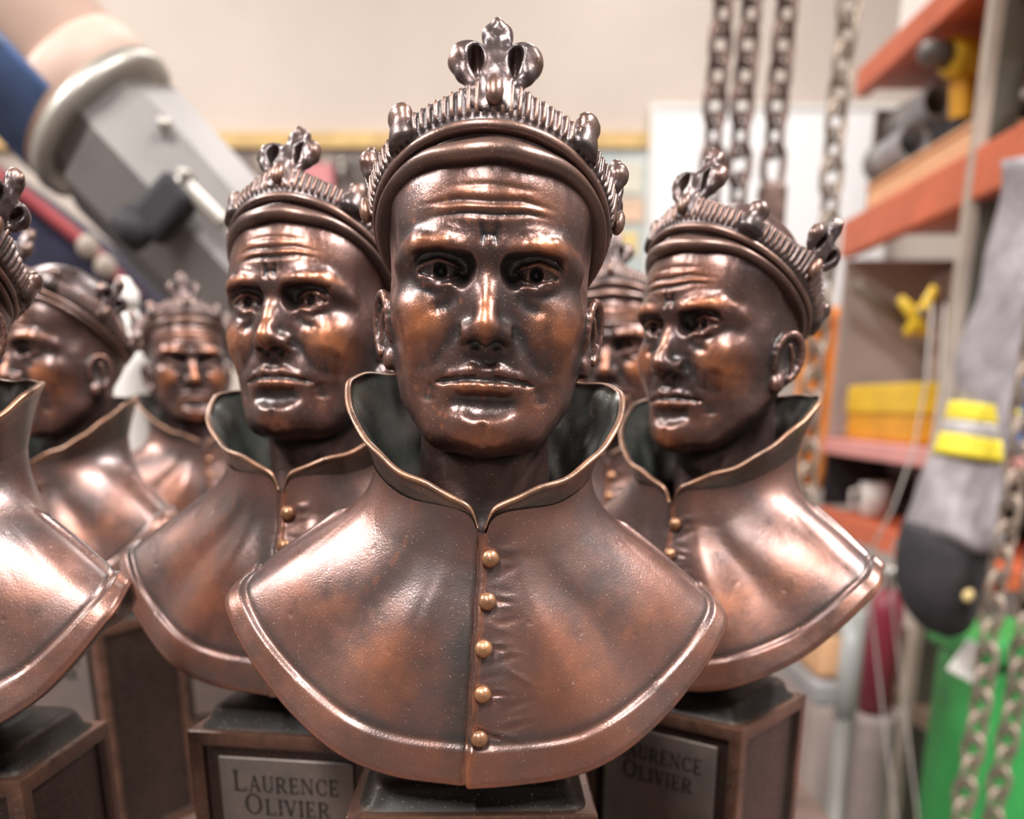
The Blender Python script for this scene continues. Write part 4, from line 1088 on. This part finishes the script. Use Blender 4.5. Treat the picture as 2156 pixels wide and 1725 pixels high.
# grey rolls
for k, (dx, dz, yy) in enumerate([(0.034, 0.0885, 1.79), (0.100, 0.0885, 1.79), (0.067, 0.1455, 1.79)]):
    r = empty('pipe_roll', (XF + dx, yy, S1 + dz)); tag(r, 'grey plastic pipe resting on top of two others' if k == 2 else 'grey plastic pipe lying flat on the peach cardboard box', 'pipe', 'grey pipes on the cardboard box')
    o = lathe_obj('tube', [(0.022, -0.07), (0.028, -0.07), (0.028, 0.07), (0.022, 0.07), (0.022, -0.07)], M_GREY, r, rot=(PI / 2, 0, 0), n=20)
    o = lathe_obj('socket', [(0.026, -0.08), (0.031, -0.08), (0.031, -0.05), (0.026, -0.05)], M_STEEL, r, rot=(PI / 2, 0, 0), n=20)
# violet tape roll
r = lathe_obj('tape_roll', [(0.016, -0.014), (0.030, -0.014), (0.030, 0.014), (0.016, 0.014), (0.016, -0.014)], M_PURPLE, None, loc=(XF + 0.135, 1.56, S1 + 0.235), rot=(PI / 2, 0, 0.2)); tag(r, 'violet tape roll set on the black case of the orange shelf', 'tape')
r.location = (XF + 0.23, 1.52, S1 + 0.141 + 0.031)
# yellow drill on the shelf
dr = empty('cordless_drill', (XF + 0.062, 1.61, S1 + 0.0565)); dr.rotation_euler = (0, 0, math.radians(-68)); tag(dr, 'yellow and black cordless drill on the orange shelf', 'drill')
box('battery', (0, 0, 0.0), (0.055, 0.075, 0.03), M_BLACK, dr, 0.006, origin='base')
box('grip', (0, 0.005, 0.028), (0.034, 0.042, 0.065), M_AMBER, dr, 0.010, origin='base', rot=(math.radians(8), 0, 0))
lathe_obj('motor_housing', [(0.002, -0.075), (0.022, -0.07), (0.028, -0.05), (0.028, 0.03), (0.022, 0.045), (0.002, 0.046)], M_YELLOW, dr, loc=(0, 0, 0.112), rot=(PI / 2, 0, 0))
lathe_obj('chuck', [(0.002, 0.046), (0.018, 0.048), (0.018, 0.07), (0.012, 0.09), (0.004, 0.095)], M_STEELD, dr, loc=(0, 0, 0.112), rot=(PI / 2, 0, 0))
# papers on the top shelf
pp = empty('paper_stack', (XF + 0.055, 1.70, S0)); tag(pp, 'stack of white paper sheets standing on the upper orange shelf', 'paper')
for k in range(5): box('sheet_bundle', (0.012 * k - 0.03, 0.003 * (k % 2), 0), (0.010, 0.21, 0.24 + 0.01 * (k % 3)), M_WHITE, pp, 0.002, origin='base')
# level under the second shelf: grey tub, yellow box, clamps
tub('storage_tub', 'large pinkish grey storage tub under the orange shelf behind the brace', 'tub', (XF + 0.16, 1.42, S2), (XF + 0.38, 1.88, zs[1] - 0.05), M_PINKG)
yb = tub('parts_box', 'bright yellow parts box with amber base on the pink shelf', 'box', (XF + 0.016, 1.55, S2 + 0.001), (XF + 0.14, 1.86, S2 + 0.096), M_AMBER, M_YELLOW, lidf=0.52)
yc = empty('spring_clamp', at(1935, 660, 1.46)); tag(yc, 'yellow spring clamp gripping the rack upright', 'clamp')
tube('jaw', [(-0.03, 0, 0.02), (-0.008, 0, 0.0), (0.012, 0, -0.03)], [0.006, 0.010, 0.008], M_YELLOW, yc); tube('jaw', [(0.018, 0, 0.035), (0.004, 0, 0.0), (-0.014, 0, -0.028)], [0.006, 0.010, 0.008], M_YELLOW, yc)
lathe_obj('pivot', [(0.001, -0.014), (0.006, -0.013), (0.006, 0.013), (0.001, 0.014)], M_STEELD, yc, rot=(PI / 2, 0, 0), n=12)
tub('parts_box', 'small blue parts box on the pink shelf past the olive upright', 'box', (XF + 0.03, 1.22, S2), (XF + 0.12, 1.34, S2 + 0.16), M_SKYB)
# orange vest hanging on the end of the rack
ov = at(1716, 830, 1.96)
nv = 13; V = []; F = []
for i in range(nv):
    z = 0.16 - 0.34 * i / (nv - 1); wd = 0.055 + 0.012 * math.sin(i * 0.9)
    for j in range(9):
        u = j / 8 - 0.5; V.append((u * wd * 2, 0.018 * math.sin(j * 1.7 + i * 0.3) - 0.012, z))
for i in range(nv - 1):
    for j in range(8): F.append((i * 9 + j, i * 9 + j + 1, (i + 1) * 9 + j + 1, (i + 1) * 9 + j))
o = obj('vest_body', newmesh('vest_body', V, F), M_HIVIS); sm = o.modifiers.new('thick', 'SOLIDIFY'); sm.thickness = 0.004
vest = empty('safety_vest', (ov.x + 0.01, ov.y, ov.z)); tag(vest, 'orange safety vest hanging at the end of the rack behind a crowned bust', 'vest'); o.parent = vest
box('hanger_loop', (0, 0.0, 0.17), (0.01, 0.004, 0.04), M_HIVIS, vest, 0.001)
# level 3-4: cup, dark tins
cpv = empty('white_mug', (XF + 0.065, 1.80, S3)); tag(cpv, 'white mug standing on a lower orange shelf of the rack', 'mug')
lathe_obj('mug_body', [(0.020, 0.0), (0.028, 0.004), (0.030, 0.06), (0.027, 0.06), (0.025, 0.008), (0.001, 0.008)], M_WHITE, cpv, n=24)
tube('mug_handle', [(-0.028, 0, 0.05), (-0.045, 0, 0.045), (-0.045, 0, 0.02), (-0.028, 0, 0.014)], 0.004, M_WHITE, cpv, n=8)
tub('tool_case', 'black tool case behind the white mug on a lower shelf', 'case', (XF + 0.11, 1.45, S3), (XF + 0.36, 1.87, S2 - 0.05), M_BLACK, M_STEELD)
# cables hanging past the upright
for (xa, ya, xb, yb_, lab) in [(1962, 640, 1822, 1180, 'thin grey cable hanging slack across the rack front'), (1990, 640, 1868, 1180, 'thin grey cable hanging slack beside the olive upright')]:
    a = at(xa, ya, 1.20); b = at(xb, yb_, 1.10); m = (a + b) / 2 + Vector((0.02, 0, -0.02))
    c = tube('cable', [a, a.lerp(m, 0.5) + Vector((0.004, 0, -0.004)), m, m.lerp(b, 0.5) + Vector((0.004, 0, -0.006)), b, Vector((b.x + 0.03, b.y - 0.12, 0.6)), Vector((b.x + 0.06, b.y - 0.16, 0.004))], 0.0014, M_CABLE, n=6); tag(c, lab, 'cable')
# gas bottle, tube, tins below
gm = at(1852, 1400, 1.15); zt = at(1852, 1240, 1.15).z; zb = at(1852, 1500, 1.15).z
g = empty('maroon_cylinder', (gm.x, gm.y, 0)); tag(g, 'slim maroon gas cylinder standing on a tan base under the rack', 'cylinder')
lathe_obj('tank', [(0.01, zb), (0.021, zb + 0.004), (0.021, zt - 0.03), (0.015, zt - 0.005), (0.006, zt)], M_MAROON, g, n=24)
lathe_obj('base', [(0.026, 0.0), (0.030, 0.004), (0.030, zb - 0.01), (0.026, zb), (0.002, zb)], M_PEG, g, n=24)
lathe_obj('valve', [(0.006, zt), (0.007, zt + 0.015), (0.012, zt + 0.018), (0.012, zt + 0.026), (0.001, zt + 0.028)], M_ALU, g, n=14)
gt = at(1790, 1400, 1.08); zt = at(1790, 1290, 1.08).z; zb = at(1790, 1510, 1.08).z
t_ = empty('pale_tube', (gt.x, gt.y, 0)); tag(t_, 'pale grey tube standing upright beside the maroon cylinder', 'tube')
lathe_obj('tube_body', [(0.010, zb), (0.013, zb), (0.013, zt), (0.010, zt), (0.010, zb)], M_TUBEC, t_, n=20)
lathe_obj('stand', [(0.035, 0), (0.035, 0.012), (0.012, 0.02), (0.012, zb + 0.002), (0.001, zb + 0.002)], M_STEELD, t_, n=20)
# crates stacked on the floor at the foot of the rack
cx = at(1755, 1500, 1.52).x
tub('grey_crate', 'dark grey plastic crate on the floor at the foot of the rack', 'crate', (cx - 0.06, 1.45, 0.0), (cx + 0.05, 1.66, 0.42), M_STEELD, M_BLACK)
tub('grey_crate', 'pinkish grey crate stacked on the floor crate below the peach box', 'crate', (cx - 0.055, 1.46, 0.424), (cx + 0.045, 1.65, 0.66), M_PINKG, M_GREY)
tub('cardboard_box', 'peach cardboard box topping the grey crates below a bust shoulder', 'box', (cx - 0.05, 1.47, 0.664), (cx + 0.04, 1.64, at(1740, 1310, 1.5).z), M_CARD, M_BEIGE)
# green bin with a white label, and the pink board in front of the corner
gl = at(1955, 1500, 1.14); gr = at(2260, 1500, 1.14); zt = at(2000, 1345, 1.04).z
gb = empty('green_bin', ((gl.x + gr.x) / 2, 1.09, 0)); tag(gb, 'tall bright green plastic bin on the floor behind the chains', 'bin')
wx = gr.x - gl.x
box('bin_body', (0, 0, 0), (wx, 0.12, zt - 0.03), M_GREEN, gb, 0.015, origin='base'); box('bin_rim', (0, 0, zt - 0.03), (wx + 0.02, 0.14, 0.03), M_GREEN, gb, 0.008, origin='base')
lb = at(2045, 1395, 1.025); box('bin_label', (lb.x - gb.location.x, -0.0625, lb.z), (0.035, 0.004, 0.04), M_WHITE, gb, 0.001, rot=(0, 0.5, 0))
pb = at(2150, 1660, 0.50); pk2 = box('pink_board', (pb.x + 0.052, pb.y, pb.z * 0.5 - 0.01), (0.10, 0.02, pb.z), M_PINK, None, 0.004); pk2.rotation_euler = (0, math.radians(4), 0)
pk2.location.z = pb.z * 0.5 + 0.01
tag(pk2, 'salmon pink board standing upright in front of the green bin', 'board'); 

# ------------------------------------------------------------------ grey work sleeve with glove cuff
SY = 1.0
sl = empty('work_jacket_sleeve', at(2060, 900, SY)); tag(sl, 'grey work sleeve with yellow reflective bands and black cuff hanging beside the rack', 'sleeve')
b0 = Vector(sl.location)
cl = [((2175, 330), 62), ((2150, 560), 64), ((2115, 700), 66), ((2080, 830), 68), ((2052, 930), 70), ((2022, 1030), 84), ((1998, 1110), 98), ((1990, 1140), 98)]
def sleeve_path(items, n):
    P = np.array([[*(at(x, y, SY) - b0)] for (x, y), r in items]); Rr = np.array([r for _, r in items]) * (SY * 0.95) / 2000.0
    Q = catmull(np.c_[P, Rr], n); return [Vector(q[:3]) for q in Q], [q[3] for q in Q]
pts, rad = sleeve_path(cl, 40)
me = tubemesh('sleeve_fabric', pts, rad, n=32, flat=[0.9] * 40)
co = np.zeros(len(me.vertices) * 3); me.vertices.foreach_get('co', co); co = co.reshape(-1, 3)
for i in range(8):
    w = np.random.RandomState(i).normal(size=3) * np.array([40, 40, 25]); co += 0.0018 * np.sin(co @ w + i)[:, None] * np.random.RandomState(50 + i).normal(size=3)
me.vertices.foreach_set('co', co.ravel()); obj('sleeve_fabric', me, M_SLEEVE, sl)
for (i0, i1, m) in [(22.0, 24.3, M_FLUO), (24.3, 26.1, M_REFL), (26.1, 28.4, M_FLUO)]:
    pass
def band(a, b, m, nm):
    P = np.array([[*p] for p in pts]); Rr = np.array(rad); ii = np.linspace(a, b, 5)
    pp = [Vector([np.interp(t, np.arange(40), P[:, k]) for k in range(3)]) for t in ii]; rr = [float(np.interp(t, np.arange(40), Rr)) * 1.05 + 0.0008 for t in ii]
    obj(nm, tubemesh(nm, pp, rr, n=32, flat=[0.9] * 5), m, sl)
def idx(y):                                   # index along the sleeve whose point is seen at height y
    ys = []
    for p in pts:
        q = p + b0; Z = q.z - EYE; dd = q.y * CT - Z * ST; ys.append(1465 - 2000 * (q.y * ST + Z * CT) / dd)
    return float(np.interp(y, ys, np.arange(40)))
band(idx(855), idx(893), M_FLUO, 'yellow_band'); band(idx(893), idx(922), M_REFL, 'silver_band'); band(idx(922), idx(965), M_FLUO, 'yellow_band')
gp, grd = sleeve_path([((2000, 1115), 101), ((1990, 1150), 104), ((1982, 1215), 98), ((1992, 1270), 80), ((2008, 1312), 52), ((2014, 1335), 25)], 16)
gm_ = tubemesh('glove_cuff', gp, grd, n=28, flat=[0.8] * 16)
obj('glove_cuff', gm_, M_CUFF, sl)
lathe_obj('cuff_snap', [(0.001, -0.004), (0.006, -0.003), (0.007, 0), (0.005, 0.003), (0.001, 0.004)], M_PY, sl, loc=at(2040, 1255, SY - 0.045) - b0, rot=(PI / 2, 0, 0.3), n=12)
tube('hanging_cord', [pts[0], Vector((pts[0].x + 0.01, pts[0].y, BEAMZ - b0.z))], 0.004, M_CABLE, sl, n=8)
